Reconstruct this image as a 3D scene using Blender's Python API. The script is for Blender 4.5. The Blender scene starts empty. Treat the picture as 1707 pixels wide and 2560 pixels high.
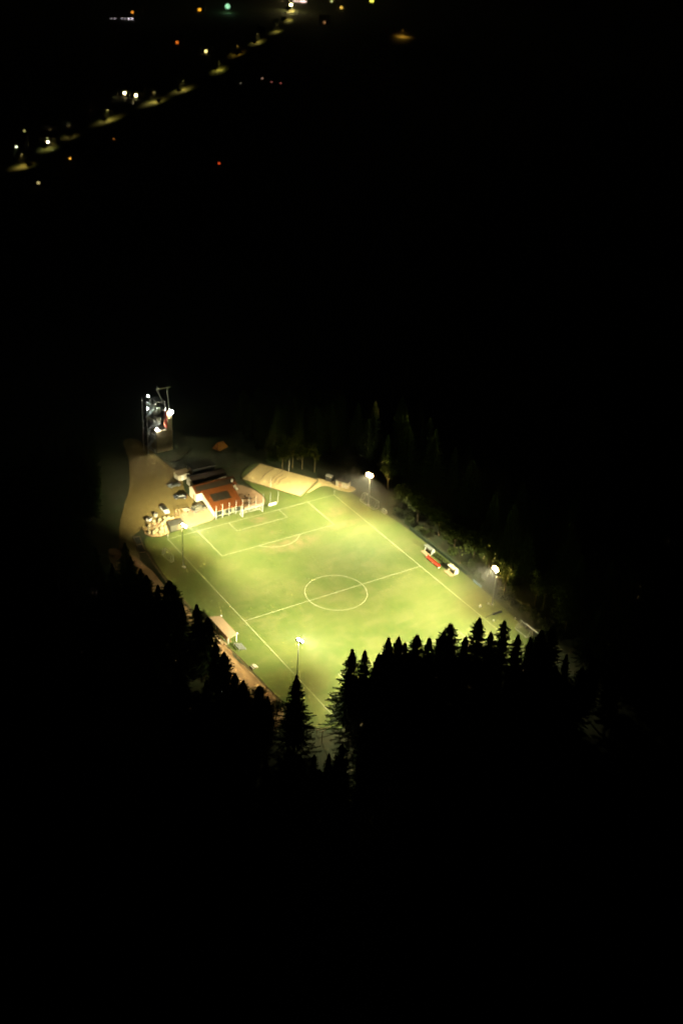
import bpy, bmesh, math, random
from mathutils import Vector, Matrix
R = math.radians
rnd = random.Random(7)
sc = bpy.context.scene
col = sc.collection

# ------------------------------------------------------------------ camera
CP = Vector((-167.975, -250.107, 202.047))
yaw, pit, rol, F = R(-33.93221), R(30.10523), R(3.25743), 3081.95
fwd = Vector((-math.sin(yaw)*math.cos(pit), math.cos(yaw)*math.cos(pit), -math.sin(pit)))
rt0 = Vector((math.cos(yaw), math.sin(yaw), 0)); up0 = rt0.cross(fwd)
rt = rt0*math.cos(rol) + up0*math.sin(rol); up = -rt0*math.sin(rol) + up0*math.cos(rol)
cam = bpy.data.cameras.new('camera'); co = bpy.data.objects.new('camera', cam); col.objects.link(co)
m = Matrix((rt, up, -fwd)).transposed().to_4x4(); m.translation = CP
co.matrix_world = m
cam.sensor_fit = 'VERTICAL'; cam.sensor_height = 240; cam.sensor_width = 160
cam.lens = 240*F/2560
cam.clip_start = 1; cam.clip_end = 6000
cam.dof.use_dof = True; cam.dof.focus_distance = 218; cam.dof.aperture_fstop = cam.lens/1000/0.50
sc.camera = co

# ------------------------------------------------------------------ night sky, exposure
w = bpy.data.worlds.new('World'); sc.world = w; w.use_nodes = True
nt = w.node_tree; bg = nt.nodes['Background']
sky = nt.nodes.new('ShaderNodeTexSky'); sky.sky_type = 'NISHITA'; sky.sun_disc = False
sky.sun_elevation = R(-8); sky.sun_rotation = R(120)
nt.links.new(sky.outputs[0], bg.inputs[0]); bg.inputs[1].default_value = 0.05
sc.view_settings.view_transform = 'Standard'; sc.view_settings.look = 'None'
sc.view_settings.exposure = 2.0; sc.view_settings.gamma = 1
sc.render.engine = 'CYCLES'
sc.cycles.use_denoising = True
sc.cycles.max_bounces = 4; sc.cycles.sample_clamp_indirect = 1.0; sc.cycles.sample_clamp_direct = 60
FLOOD = (1.0, 0.92, 0.54)      # warm sodium/halide mix of the pitch floodlights

# ------------------------------------------------------------------ helpers
def G(x, y, z=0.0):
    """ground point seen at photograph pixel (used to survey the site)"""
    d = fwd + rt*((x-853.5)/F) - up*((y-1280)/F)
    return CP + d*((z-CP.z)/d.z)
def GY(x, y, Y):
    d = fwd + rt*((x-853.5)/F) - up*((y-1280)/F)
    return CP + d*((Y-CP.y)/d.y)

def mat(name, c, rough=.8, metal=0, var=.18, scale=2.0, c2=None, emit=None, es=0, bump=0, spec=.3, detail=5, coord='Object', stretch=None):
    M = bpy.data.materials.new(name); M.use_nodes = True
    t = M.node_tree; b = t.nodes['Principled BSDF']
    b.inputs['Roughness'].default_value = rough; b.inputs['Metallic'].default_value = metal
    b.inputs['Specular IOR Level'].default_value = spec
    tc = t.nodes.new('ShaderNodeTexCoord'); mp = t.nodes.new('ShaderNodeMapping')
    t.links.new(tc.outputs[coord], mp.inputs[0])
    if stretch: mp.inputs['Scale'].default_value = stretch
    n = t.nodes.new('ShaderNodeTexNoise'); n.inputs['Scale'].default_value = scale; n.inputs['Detail'].default_value = detail
    t.links.new(mp.outputs[0], n.inputs[0])
    r = t.nodes.new('ShaderNodeValToRGB')
    r.color_ramp.elements[0].position = .32; r.color_ramp.elements[1].position = .68
    a = c2 if c2 else tuple(v*(1+var) for v in c)
    r.color_ramp.elements[0].color = (*[v*(1-var) for v in c], 1) if not c2 else (*c, 1)
    r.color_ramp.elements[1].color = (*a, 1)
    t.links.new(n.outputs[0], r.inputs[0]); t.links.new(r.outputs[0], b.inputs['Base Color'])
    if bump:
        bp = t.nodes.new('ShaderNodeBump'); bp.inputs['Strength'].default_value = bump
        t.links.new(n.outputs[0], bp.inputs['Height']); t.links.new(bp.outputs[0], b.inputs['Normal'])
    if emit:
        b.inputs['Emission Color'].default_value = (*emit, 1); b.inputs['Emission Strength'].default_value = es
        M.cycles.emission_sampling = 'NONE'
    return M

class MB:
    """collects shapes into one mesh"""
    def __init__(s): s.v = []; s.f = []
    def poly(s, pts, faces):
        o = len(s.v); s.v += [tuple(p) for p in pts]; s.f += [tuple(i+o for i in f) for f in faces]; return s
    def box(s, c, d, rz=0, bev=0):
        cx, cy, cz = c; dx, dy, dz = [k/2 for k in d]; ca, sa = math.cos(rz), math.sin(rz)
        P = []
        if bev:
            ring = [(dx-bev, dy), (dx, dy-bev), (dx, -dy+bev), (dx-bev, -dy), (-dx+bev, -dy), (-dx, -dy+bev), (-dx, dy-bev), (-dx+bev, dy)][::-1]
            n = 8
            for z, k in ((-dz, 0), (dz-bev, 0), (dz, bev)):
                for x, y in ring:
                    x -= math.copysign(min(k, abs(x)), x); y -= math.copysign(min(k, abs(y)), y)
                    P.append((cx+x*ca-y*sa, cy+x*sa+y*ca, cz+z))
            F_ = [tuple(range(n))[::-1], tuple(range(2*n, 3*n))]
            for k in (0, 1): F_ += [(k*n+i, k*n+(i+1) % n, (k+1)*n+(i+1) % n, (k+1)*n+i) for i in range(n)]
            return s.poly(P, F_)
        for z in (-dz, dz):
            for x, y in ((-dx, -dy), (dx, -dy), (dx, dy), (-dx, dy)):
                P.append((cx+x*ca-y*sa, cy+x*sa+y*ca, cz+z))
        return s.poly(P, [(3, 2, 1, 0), (4, 5, 6, 7), (0, 1, 5, 4), (1, 2, 6, 5), (2, 3, 7, 6), (3, 0, 4, 7)])
    def tube(s, a, b, r0, r1=None, n=8):
        a, b = Vector(a), Vector(b); r1 = r0 if r1 is None else r1
        d = (b-a); 
        if d.length < 1e-6: return s
        d.normalize(); u = d.orthogonal().normalized(); w_ = d.cross(u)
        P = []
        for p, r in ((a, r0), (b, r1)):
            for i in range(n):
                t = 2*math.pi*i/n; P.append(p+u*(r*math.cos(t))+w_*(r*math.sin(t)))
        return s.poly(P, [(i, (i+1) % n, n+(i+1) % n, n+i) for i in range(n)]+[tuple(range(n))[::-1], tuple(range(n, 2*n))])
    def slab(s, bot, top):
        n = len(bot)
        return s.poly(list(bot)+list(top), [tuple(range(n))[::-1], tuple(range(n, 2*n))]+[(i, (i+1) % n, n+(i+1) % n, n+i) for i in range(n)])
    def flat(s, pts, z, th=.3):
        return s.slab([(x, y, z-th) for x, y in pts], [(x, y, z) for x, y in pts])
    def ball(s, c, r, sx=1, sy=1, sz=1, n=8, jit=0, rn=None):
        P = []; rings = n//2+1
        for j in range(rings):
            ph = math.pi*j/(rings-1)
            for i in range(n):
                t = 2*math.pi*i/n; k = r*(1+(rn.uniform(-jit, jit) if rn else 0))
                P.append((c[0]+sx*k*math.sin(ph)*math.cos(t), c[1]+sy*k*math.sin(ph)*math.sin(t), c[2]+sz*k*math.cos(ph)))
        return s.poly(P, [(j*n+i, (j+1)*n+i, (j+1)*n+(i+1) % n, j*n+(i+1) % n) for j in range(rings-1) for i in range(n)])
    def build(s, name, material, parent=None, smooth=False):
        me = bpy.data.meshes.new(name); me.from_pydata(s.v, [], s.f); me.update()
        if smooth:
            for p in me.polygons: p.use_smooth = True
        me.materials.append(material)
        o = bpy.data.objects.new(name, me); col.objects.link(o)
        if parent: o.parent = parent
        return o
def tag(o, label=None, cat=None, group=None, kind=None):
    for k, v in (('label', label), ('category', cat), ('group', group), ('kind', kind)):
        if v: o[k] = v
    return o
def thing(name, label, cat, loc=(0, 0, 0), rz=0, group=None):
    o = bpy.data.objects.new(name, None); col.objects.link(o); o.location = loc; o.rotation_euler = (0, 0, rz)
    o.empty_display_size = .3
    return tag(o, label, cat, group)
def dup(root, loc, rz=0, label=None, group=None, scale=None):
    r = root.copy(); col.objects.link(r); r.location = loc; r.rotation_euler = (0, 0, rz)
    if scale: r.scale = scale
    if label: r['label'] = label
    if group: r['group'] = group
    for ch in list(root.children):
        c = ch.copy(); col.objects.link(c); c.parent = r
        for g in list(ch.children):
            d = g.copy(); col.objects.link(d); d.parent = c
    return r
def spot(loc, aim, power, color, size=120, blend=1, rad=.35, parent=None):
    l = bpy.data.lights.new('lamp_light', 'SPOT'); l.energy = power; l.color = color
    l.spot_size = R(size); l.spot_blend = blend; l.shadow_soft_size = rad
    o = bpy.data.objects.new('lamp_light', l); col.objects.link(o); o.location = loc
    o.rotation_euler = (Vector(aim)-Vector(loc)).to_track_quat('-Z', 'Y').to_euler()
    if parent: o.parent = parent
    return o
def point(loc, power, color, rad=.2, parent=None):
    l = bpy.data.lights.new('lamp_light', 'POINT'); l.energy = power; l.color = color; l.shadow_soft_size = rad
    o = bpy.data.objects.new('lamp_light', l); col.objects.link(o); o.location = loc
    if parent: o.parent = parent
    return o
def flood(loc, face, power, color, parent, back=(-.45, .55), cut=(.155, .45), k=1.95, rad=.45):
    """asymmetric floodlight optic: measured-style intensity profile, rising towards its cut-off just under the horizon"""
    o = point(loc, power, color, rad, parent); l = o.data; l.use_nodes = True; t = l.node_tree; N = t.nodes; L = t.links; em = N['Emission']
    ge = N.new('ShaderNodeNewGeometry'); sp = N.new('ShaderNodeSeparateXYZ'); L.new(ge.outputs['Incoming'], sp.inputs[0])
    def mth(op, a, b=None):
        m_ = N.new('ShaderNodeMath'); m_.operation = op
        for i, v in enumerate((a, b)):
            if v is None: continue
            if isinstance(v, (int, float)): m_.inputs[i].default_value = v
            else: L.new(v, m_.inputs[i])
        return m_.outputs[0]
    def smooth(v, a, b):
        r = N.new('ShaderNodeMapRange'); r.interpolation_type = 'SMOOTHSTEP'; r.inputs[1].default_value = a; r.inputs[2].default_value = b; L.new(v, r.inputs[0]); return r.outputs[0]
    cz = mth('MULTIPLY', sp.outputs[2], -1.0)
    prof = mth('POWER', mth('MAXIMUM', cz, .05), -k)
    dv = N.new('ShaderNodeVectorMath'); dv.operation = 'DOT_PRODUCT'; L.new(ge.outputs['Incoming'], dv.inputs[0]); dv.inputs[1].default_value = (math.cos(face), math.sin(face), 0)
    st = mth('MULTIPLY', mth('MULTIPLY', mth('MULTIPLY', prof, smooth(cz, *cut)), smooth(cz, 1.1, .50)), smooth(dv.outputs['Value'], *back))
    L.new(st, em.inputs['Strength'])
    return o
def emat(name, c, s): return mat(name, (.8, .8, .8), emit=c, es=s, var=0)

def PX(x, y, z):
    d = Vector((x, y, z))-CP; k = d.dot(fwd); return 853.5+F*d.dot(rt)/k, 1280-F*d.dot(up)/k
def hidden(x, y, h):
    px_, py_ = PX(x, y, h)
    lim = [(1060, 318), (1200, 308), (1350, 296), (1440, 325), (1520, 420), (1620, 490), (1700, 550), (1800, 640), (1860, 700)]
    if py_ < 1860 and px_ < 760:
        for (ya, xa), (yb, xb) in zip(lim, lim[1:]):
            if ya <= py_ <= yb: return px_ < xa+(xb-xa)*(py_-ya)/(yb-ya)-(20 if py_ > 1440 else 2)
    if 640 < px_ < 900: return py_ > 1880
    return py_ > 1640 or px_ > 1400
ORD = ['first', 'second', 'third', 'fourth', 'fifth', 'sixth', 'seventh', 'eighth', 'ninth', 'tenth', 'eleventh', 'twelfth', 'thirteenth', 'fourteenth', 'fifteenth', 'sixteenth', 'seventeenth', 'eighteenth', 'nineteenth', 'twentieth']

# ------------------------------------------------------------------ materials
m_steel = mat('galvanised_steel', (.42, .43, .42), .45, .6, .12, 3)
m_white = mat('white_paint', (.78, .76, .72), .55, 0, .06, 2)
m_cream = mat('cream_render', (.58, .52, .40), .85, 0, .07, 1.5)
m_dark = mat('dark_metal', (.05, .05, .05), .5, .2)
m_wood = mat('weathered_wood', (.30, .19, .10), .85, 0, .3, 4, stretch=(1, 1, 6))
m_concrete = mat('concrete', (.36, .33, .27), .9, 0, .2, 1.2, bump=.1)
m_asph = mat('asphalt', (.07, .07, .068), .9, 0, .2, .5)
m_glass = mat('window_glass', (.02, .022, .02), .3, 0, .05, 1, spec=.25)
m_bark = mat('bark', (.12, .08, .05), .95, 0, .3, 6, stretch=(1, 1, .2), bump=.3)
m_palebark = mat('pale_bark', (.11, .085, .035), .9, 0, .3, 5, stretch=(1, 1, .3), bump=.2)
m_red = mat('red_plastic', (.62, .045, .02), .5, 0, .12, 2)
m_net = mat('net_cord', (.55, .53, .45), .9, 0, .1)
m_green = mat('green_coating', (.03, .07, .035), .6)
m_rubber = mat('rubber', (.02, .02, .02), .8)

# ------------------------------------------------------------------ ground
def grass_mat():
    M = bpy.data.materials.new('pitch_grass'); M.use_nodes = True
    t = M.node_tree; N = t.nodes; L = t.links; b = N['Principled BSDF']; b.inputs['Roughness'].default_value = .9
    b.inputs['Specular IOR Level'].default_value = .12
    tc = N.new('ShaderNodeTexCoord')
    def noise(sc_, st=(1, 1, 1), det=5, rz=0, lo=.35, hi=.65, dist=0):
        mp = N.new('ShaderNodeMapping'); mp.inputs['Scale'].default_value = st; mp.inputs['Rotation'].default_value = (0, 0, rz)
        L.new(tc.outputs['Object'], mp.inputs[0])
        n = N.new('ShaderNodeTexNoise'); n.inputs['Scale'].default_value = sc_; n.inputs['Detail'].default_value = det
        n.inputs['Distortion'].default_value = dist
        L.new(mp.outputs[0], n.inputs[0])
        mr = N.new('ShaderNodeMapRange'); mr.inputs[1].default_value = lo; mr.inputs[2].default_value = hi
        L.new(n.outputs[0], mr.inputs[0]); return mr.outputs[0]
    def mix(f, a, b_, k=1.0):
        mx = N.new('ShaderNodeMix'); mx.data_type = 'RGBA'
        if k != 1.0:
            mu = N.new('ShaderNodeMath'); mu.operation = 'MULTIPLY'; mu.inputs[1].default_value = k; L.new(f, mu.inputs[0]); f = mu.outputs[0]
        L.new(f, mx.inputs[0])
        for i, v in ((6, a), (7, b_)):
            if isinstance(v, tuple): mx.inputs[i].default_value = (*v, 1)
            else: L.new(v, mx.inputs[i])
        return mx.outputs[2]
    def ellipse(cx, cy, rx, ry):
        # wear of its own shape: trodden patch round a point on the field
        mp = N.new('ShaderNodeMapping'); mp.inputs['Location'].default_value = (-cx/rx, -cy/ry, 0); mp.inputs['Scale'].default_value = (1/rx, 1/ry, 0)
        L.new(tc.outputs['Object'], mp.inputs[0])
        v = N.new('ShaderNodeVectorMath'); v.operation = 'LENGTH'; L.new(mp.outputs[0], v.inputs[0])
        mr = N.new('ShaderNodeMapRange'); mr.inputs[1].default_value = 1.0; mr.inputs[2].default_value = .35; mr.interpolation_type = 'SMOOTHSTEP'
        L.new(v.outputs['Value'], mr.inputs[0]); return mr.outputs[0]
    c = mix(noise(.07, (1, 1, 1), 4, .3, .36, .62, .6), (.078, .116, .026), (.125, .146, .044))
    c = mix(noise(.16, (1, 1.6, 1), 8, .5, .48, .72, .9), c, (.180, .175, .068), .65)     # dry straw patches
    c = mix(noise(.9, (1, .35, 1), 6, .2, .42, .7), c, (.150, .160, .035), .35)
    c = mix(noise(4.0, (1, 1, 1), 6, 0, .4, .7), c, (.075, .095, .02), .30)
    c = mix(noise(.35, (.15, 1.8, 1), 4, .62, .5, .72), c, (.07, .105, .022), .28)        # tyre and drainage streaks
    # mowing bands across the field
    sx = N.new('ShaderNodeSeparateXYZ'); L.new(tc.outputs['Object'], sx.inputs[0])
    wv = N.new('ShaderNodeMath'); wv.operation = 'MULTIPLY'; wv.inputs[1].default_value = math.pi/8.3; L.new(sx.outputs[1], wv.inputs[0])
    sn = N.new('ShaderNodeMath'); sn.operation = 'SINE'; L.new(wv.outputs[0], sn.inputs[0])
    mr = N.new('ShaderNodeMapRange'); mr.inputs[1].default_value = -.25; mr.inputs[2].default_value = .25; L.new(sn.outputs[0], mr.inputs[0])
    c = mix(mr.outputs[0], c, (.066, .10, .016), .16)
    bn = noise(.5, (1, 1, 1), 6, 0, .35, .6)
    for cx, cy, rx, ry, k in ((0, 47.2, 3.4, 2.0, .95), (0, 38.8, 1.1, .8, .9), (0, -47, 4, 2.6, .9), (2, 29.5, 14, 4.5, .5), (-1, 0, 8, 6, .15), (24.5, 40, 6, 4, .5), (22, 32, 9, 2.4, .55)):
        e = ellipse(cx, cy, rx, ry); mu = N.new('ShaderNodeMath'); mu.operation = 'MULTIPLY'; L.new(e, mu.inputs[0]); L.new(bn, mu.inputs[1])
        c = mix(mu.outputs[0], c, (.235, .165, .085), k)
    # narrow dark band of longer grass beyond the penalty area
    L.new(c, b.inputs['Base Color'])
    bp = N.new('ShaderNodeBump'); bp.inputs['Strength'].default_value = .25; bp.inputs['Distance'].default_value = .1
    n = N.new('ShaderNodeTexNoise'); n.inputs['Scale'].default_value = 6; L.new(tc.outputs['Object'], n.inputs[0]); L.new(n.outputs[0], bp.inputs['Height']); L.new(bp.outputs[0], b.inputs['Normal'])
    return M
m_grass = grass_mat()
m_land = mat('dark_meadow', (.028, .034, .014), .95, 0, .5, .03, c2=(.05, .045, .02), detail=8)
m_gravel = mat('gravel', (.20, .145, .042), .95, 0, .25, .35, c2=(.23, .165, .055), detail=9, bump=.2)
m_pave = mat('paving', (.31, .225, .125), .9, 0, .2, .6, c2=(.37, .27, .155), detail=7)
m_terr = mat('terrace_paving', (.30, .18, .10), .9, 0, .2, .6, c2=(.36, .23, .13))
m_sand = mat('sand', (.54, .40, .17), .95, 0, .2, .25, c2=(.64, .49, .22), detail=9, bump=.25)
m_path = mat('path_earth', (.32, .19, .09), .95, 0, .3, .3, c2=(.46, .29, .14), detail=9, bump=.3)
m_moss = mat('rough_grass', (.026, .040, .012), .95, 0, .3, .25, c2=(.05, .048, .018), detail=9, bump=.3)
m_tarm = mat('road', (.14, .125, .05), .9, 0, .2, .1)

def struct(name, pts, z, m_, th=.25, soft=0.0):
    if soft:      # natural, uneven edge
        g_ = random.Random(len(pts)); 
        for k in range(3):
            q = []
            for i in range(len(pts)):
                a, b = Vector(pts[i]), Vector(pts[(i+1) % len(pts)]); j = soft*.5**k
                q += [a.lerp(b, .25)+Vector((g_.uniform(-j, j), g_.uniform(-j, j))), a.lerp(b, .75)+Vector((g_.uniform(-j, j), g_.uniform(-j, j)))]
            pts = [tuple(p) for p in q]
    o = MB().flat(pts, z, th).build(name, m_); return tag(o, kind='structure')
# big landscape with gentle relief far away
def terrain():
    xs = [-1400+i*70 for i in range(61)]; ys = [-700+i*70 for i in range(61)]
    def h(x, y):
        d = math.hypot(x, y-10); k = max(0, min(1, (d-1300)/900))
        return -.12 + k*(30*math.sin(x/410+1)*math.cos(y/370)+20)
    v = [(x, y, h(x, y)) for y in ys for x in xs]; n = len(xs)
    f = [(j*n+i, j*n+i+1, (j+1)*n+i+1, (j+1)*n+i) for j in range(len(ys)-1) for i in range(n-1)]
    me = bpy.data.meshes.new('ground'); me.from_pydata(v, [], f); me.update(); me.materials.append(m_moss)
    o = bpy.data.objects.new('ground', me); col.objects.link(o); tag(o, kind='structure')
terrain()
W2, L2 = 30.44, 49.8
struct('pitch_grass', [(-36.0, 54.6), (-38.3, 50), (-39.2, 42), (-40.4, 30), (-41.0, 15), (-40.4, 0), (-39.8, -12), (-39.4, -20), (-38.8, -40), (-37, -53), (0, -55), (36, -52), (37.6, -42), (39.4, -28), (39.8, -8), (39.8, 12), (39.6, 24), (37.6, 38), (36.4, 48), (36.2, 51), (31.5, 60), (20, 79), (18, 82), (12, 79), (8, 74), (8.8, 66), (9.2, 60), (8, 55.2), (-12, 53.7), (-21.8, 53.2), (-27.5, 52.6), (-31, 51.6), (-34.0, 52.6)], 0, m_grass, soft=.12)
struct('gravel_yard', [(-50, 34), (-43.5, 40), (-40.6, 50), (-39.6, 56.5), (-36.2, 58.5), (-33, 60.5), (-28, 62.2), (-22, 60.5), (-12.4, 66.2), (-12.6, 73), (-11, 80), (-8, 86), (-9.6, 98), (-10.5, 118), (-15.5, 119), (-19, 104), (-29, 82), (-39.5, 66), (-46, 52)], -.04, m_gravel, soft=.5)
struct('plaza', [(-21.8, 53.25), (-11.9, 53.75), (-11.6, 56), (-10.6, 66.0), (-12.4, 66.0), (-18, 63), (-23.8, 59.6), (-23.6, 53.4)], .02, m_pave, soft=.08)
struct('terrace', [(-1.4, 54.2), (7.2, 55.4), (8.8, 58.6), (8.9, 62), (8.2, 66), (6, 70.5), (2.4, 71.5), (.3, 66)], .03, m_terr, soft=.1)
struct('earth_path', [(-48.5, 56), (-41.9, 44), (-42.4, 20), (-41.2, 0), (-40.4, -12), (-40.0, -20), (-39.8, -34), (-41, -44), (-50, -44), (-49, -20), (-47.5, 0), (-48.5, 20), (-52, 44)], -.02, m_path, soft=.5)
struct('gravel_strip', [(20.6, 53.7), (31.9, 60.6), (30.6, 63), (36, 57.5), (40.5, 50), (36.4, 48.6), (33.8, 51.2), (31.4, 58)], .03, m_sand, soft=.2)
struct('tower_forecourt', [(-10, 95), (-3, 96), (6, 103), (5, 112), (-4, 118), (-10.2, 116)], -.02, m_moss, soft=.5)
struct('bank', [(-8, 86), (-4, 88), (6, 92), (16, 86), (20, 84), (8, 80), (0, 84)], -.05, m_moss, soft=.6)

# ------------------------------------------------------------------ painted markings
mk = MB(); LW = .14; ZM = .012
def line(x0, y0, x1, y1, w_=LW):
    a = Vector((x0, y0)); b = Vector((x1, y1)); d = (b-a).normalized(); n = Vector((-d.y, d.x))*w_/2
    mk.poly([(*(a+n-d*w_/2), ZM), (*(a-n-d*w_/2), ZM), (*(b-n+d*w_/2), ZM), (*(b+n+d*w_/2), ZM)], [(0, 1, 2, 3)])
def arc(cx, cy, r, a0, a1, n=64):
    P = []
    for i in range(n+1):
        t = a0+(a1-a0)*i/n
        for rr in (r-LW/2, r+LW/2): P.append((cx+rr*math.cos(t), cy+rr*math.sin(t), ZM+.004))
    mk.poly(P, [(2*i, 2*i+1, 2*i+3, 2*i+2) for i in range(n)])
line(-W2, -L2, -W2, L2); line(W2, -L2, W2, L2)
for s in (-1, 1):
    for (wx, dp) in ((20.16, 16.5), (9.16, 5.5)):
        line(-wx, s*(L2-LW), -wx, s*(L2-dp)); line(wx, s*(L2-LW), wx, s*(L2-dp)); line(-wx+LW, s*(L2-dp), wx-LW, s*(L2-dp))
    line(-W2+LW, s*L2, W2-LW, s*L2)
    a = math.acos(5.5/9.15); base = -math.pi/2 if s > 0 else math.pi/2
    arc(0, s*(L2-11), 9.15, base-a, base+a, 32)
line(-W2+LW, 0, W2-LW, 0); arc(0, 0, 9.15, 0, 2*math.pi, 96)
mk.poly([(.2*math.cos(i*.785), .2*math.sin(i*.785), ZM+.008) for i in range(8)], [tuple(range(8))])
tag(mk.build('pitch_markings', mat('line_paint', (.55, .52, .36), .9, 0, .25, 1.2, c2=(.42, .42, .22))), kind='structure')

# ------------------------------------------------------------------ floodlight masts
m_lens = emat('floodlight_lens', (1.0, .62, .24), 170)
def mast(x, y, h, aims, label, power, face, back=(-.35, .6), lr=.5):
    t = thing('floodlight_mast', label, 'floodlight', (x, y, 0), 0, 'floodlight masts round the pitch')
    MB().box((0, 0, .2), (.85, .9, .3), 0, .05).build('base', m_concrete, t)
    MB().tube((0, 0, .4), (0, 0, h-.2), .17, .08, 12).build('pole', m_steel, t, True)
    ca = Vector((math.cos(face), math.sin(face), 0)); sd = Vector((-ca.y, ca.x, 0))
    MB().tube(sd*-1.2+Vector((0, 0, h-.3)), sd*1.2+Vector((0, 0, h-.3)), .06).build('crossarm', m_steel, t)
    for k, s in enumerate((-1, 1)):
        c = sd*s*.62+Vector((0, 0, h+.05))
        hb = MB(); 
        tip = ca*.45+Vector((0, 0, -.12))
        hb.slab([c-sd*.26-ca*.2+Vector((0, 0, -.2)), c+sd*.26-ca*.2+Vector((0, 0, -.2)), c+sd*.26-ca*.2+Vector((0, 0, .22)), c-sd*.26-ca*.2+Vector((0, 0, .22))],
                [c-sd*.42+tip+Vector((0, 0, -.32)), c+sd*.42+tip+Vector((0, 0, -.32)), c+sd*.42+tip+Vector((0, 0, .32)), c-sd*.42+tip+Vector((0, 0, .32))])
        hd = hb.build('lamp_head', m_steel, t)
        # bulging glass of the lamp, proud of the housing on every side
        ln = MB().ball(c+ca*.48+Vector((0, 0, -.10)), lr, .9, .9, .82, 12).build('lens', m_lens, hd, True)
    flood(Vector((0, 0, h-.15))+ca*1.2, face, power, FLOOD, t, back)
    return t
PW = 24500
mast(-33.2, 33.5, 14.1, [(-16, 56), (-4, 34), (-14, 11)], 'tall floodlight mast outside the left touchline near the clubhouse', PW*1.0, R(10), (-.26, .72))
mast(-32.2, -32.0, 14.2, [(-13, -10), (-4, -31), (-16, -50)], 'floodlight mast rising behind the lone spruce at the near left corner', PW*1.1, R(14), (-.88, .62), .5)
mast(36.8, 38.6, 11.6, [(17, 58), (8, 37), (17, 17)], 'floodlight mast beside the stored goal at the far right', PW*.75, R(197), (-.45, .6), .60)
mast(36.9, -27.0, 12.6, [(17, -8), (8, -28), (18, -46)], 'floodlight mast against the dark forest at the near right', PW*.82, R(168), (-.45, .6), .60)

# ------------------------------------------------------------------ goals
def goal(label, x, y, rz, w_=7.32, h=2.44, dep=2.0, name='football_goal', group='football goals', top=.9, sparse=.35):
    t = thing(name, label, 'goal', (x, y, 0), rz, group); r = .06
    f = MB()
    for s in (-1, 1): f.tube((s*w_/2, 0, 0), (s*w_/2, 0, h), r)
    f.tube((-w_/2-r, 0, h), (w_/2+r, 0, h), r); f.build('goal_frame', m_white, t)
    b = MB()
    for s in (-1, 1):
        b.tube((s*w_/2, .05, .04), (s*w_/2, dep, .04), .04); b.tube((s*w_/2, .08, h-.05), (s*w_/2, top, h-.05), .03); b.tube((s*w_/2, top, h-.05), (s*w_/2, dep, .04), .03)
    b.tube((-w_/2, dep, .04), (w_/2, dep, .04), .04); b.build('ground_frame', m_white, t)
    n = MB(); k = max(3, int(w_/sparse))
    def q(u, s_):   # u along width, s_ 0..1 from crossbar down the back
        x_ = -w_/2+u*w_
        if s_ < .3: return Vector((x_, top*s_/.3, h-.05))
        v = (s_-.3)/.7; sag = -.12*math.sin(math.pi*v)*math.sin(math.pi*u)
        return Vector((x_, top+(dep-top)*v+sag, (h-.05)*(1-v)+.03))
    for i in range(k+1):
        for j in range(8): n.tube(q(i/k, j/8), q(i/k, (j+1)/8), .012, n=3)
    for j in range(1, 9):
        for i in range(0, k): n.tube(q(i/k, j/9), q((i+1)/k, j/9), .012, n=3)
    for s in (-1, 1):
        for j in range(1, 5):
            z = h*j/5; yy = top+(dep-top)*(1-z/h); n.tube((s*w_/2, 0, z), (s*w_/2, yy, z), .012, n=3)
            yy2 = dep*j/5; zz = h-.05 if yy2 < top else (h-.05)*(dep-yy2)/(dep-top); n.tube((s*w_/2, yy2, .04), (s*w_/2, yy2, zz), .012, n=3)
    n.build('net', m_net, t)
    return t
goal('white goal at the far goal line in front of the clubhouse', .2, 51.0, 0)
goal('goal at the near goal line behind the spruce row', 0, -50, math.pi)
goal('netted goal parked beside the far right floodlight mast', 38.4, 39.2, R(90+6), 7.3)
goal('collapsed netted goal parked in the near right corner by the forest', 37.2, -42.1, R(90), 5.2, 2.1, 1.9)
goal('small netted goal on the grass outside the left touchline', -34.6, 40.0, R(95), 5.0, 2.0, 1.1, sparse=.3)
goal('tiny white goal at the right edge beyond the stored goal', 39.0, 32.2, R(95), 1.8, 1.2, .7, 'mini_goal', sparse=.3)
t = thing('goal_frame_stack', 'pale goal posts lying stacked at the near right corner', 'goal parts', (38.6, -43.2, 0))
for i, (dx, dy, z) in enumerate(((0, 0, .9), (.35, .2, .7), (-.35, -.1, 1.15))):
    MB().tube((dx, -3.4+dy, z), (dx, 3.0+dy, z), .07).build('post', m_white, t)
for y_ in (-2.6, 2.2): MB().box((0, y_, .35), (1.2, .12, .7)).build('trestle', m_wood, t)

# ------------------------------------------------------------------ net poles behind far goal, board
t = thing('ball_net', 'tall ball catching net on pale poles between clubhouse and pitch', 'net fence', (0, 53.6, 0))
px = [-11.7, -9.4, -7.0, -4.5, -2.2, .2, 2.8, 5.5, 8.1, 11.0]
for x in px: MB().tube((x, 0, 0), (x, 0, 5.0), .045, .035).build('pole', m_white, t)
n = MB()
for i in range(55): n.tube((px[0]+i*(px[-1]-px[0])/54, 0, .1), (px[0]+i*(px[-1]-px[0])/54, 0, 4.9), .004, n=3)
for j in range(11): n.tube((px[0], 0, .1+j*.48), (px[-1], 0, .1+j*.48), .004, n=3)
n.build('mesh', m_green, t)
t = thing('advertising_board', 'white board standing on the grass at the right end of the ball net', 'board', (8.6, 53.0, 0))
MB().box((0, 0, .62), (2.9, .06, 1.0)).build('panel', m_white, t)
for x in (-1.2, 0, 1.2): MB().box((x, .08, .5), (.08, .08, 1.0)).build('support', m_dark, t)
t = thing('rail_fence', 'pale railing in front of the terrace', 'railing', (0, 54.3, 0))
for x in (-.6, 1.6, 3.8, 6.0): MB().tube((x, 0, 0), (x, 0, 1.1), .04).build('post', m_white, t)
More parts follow.
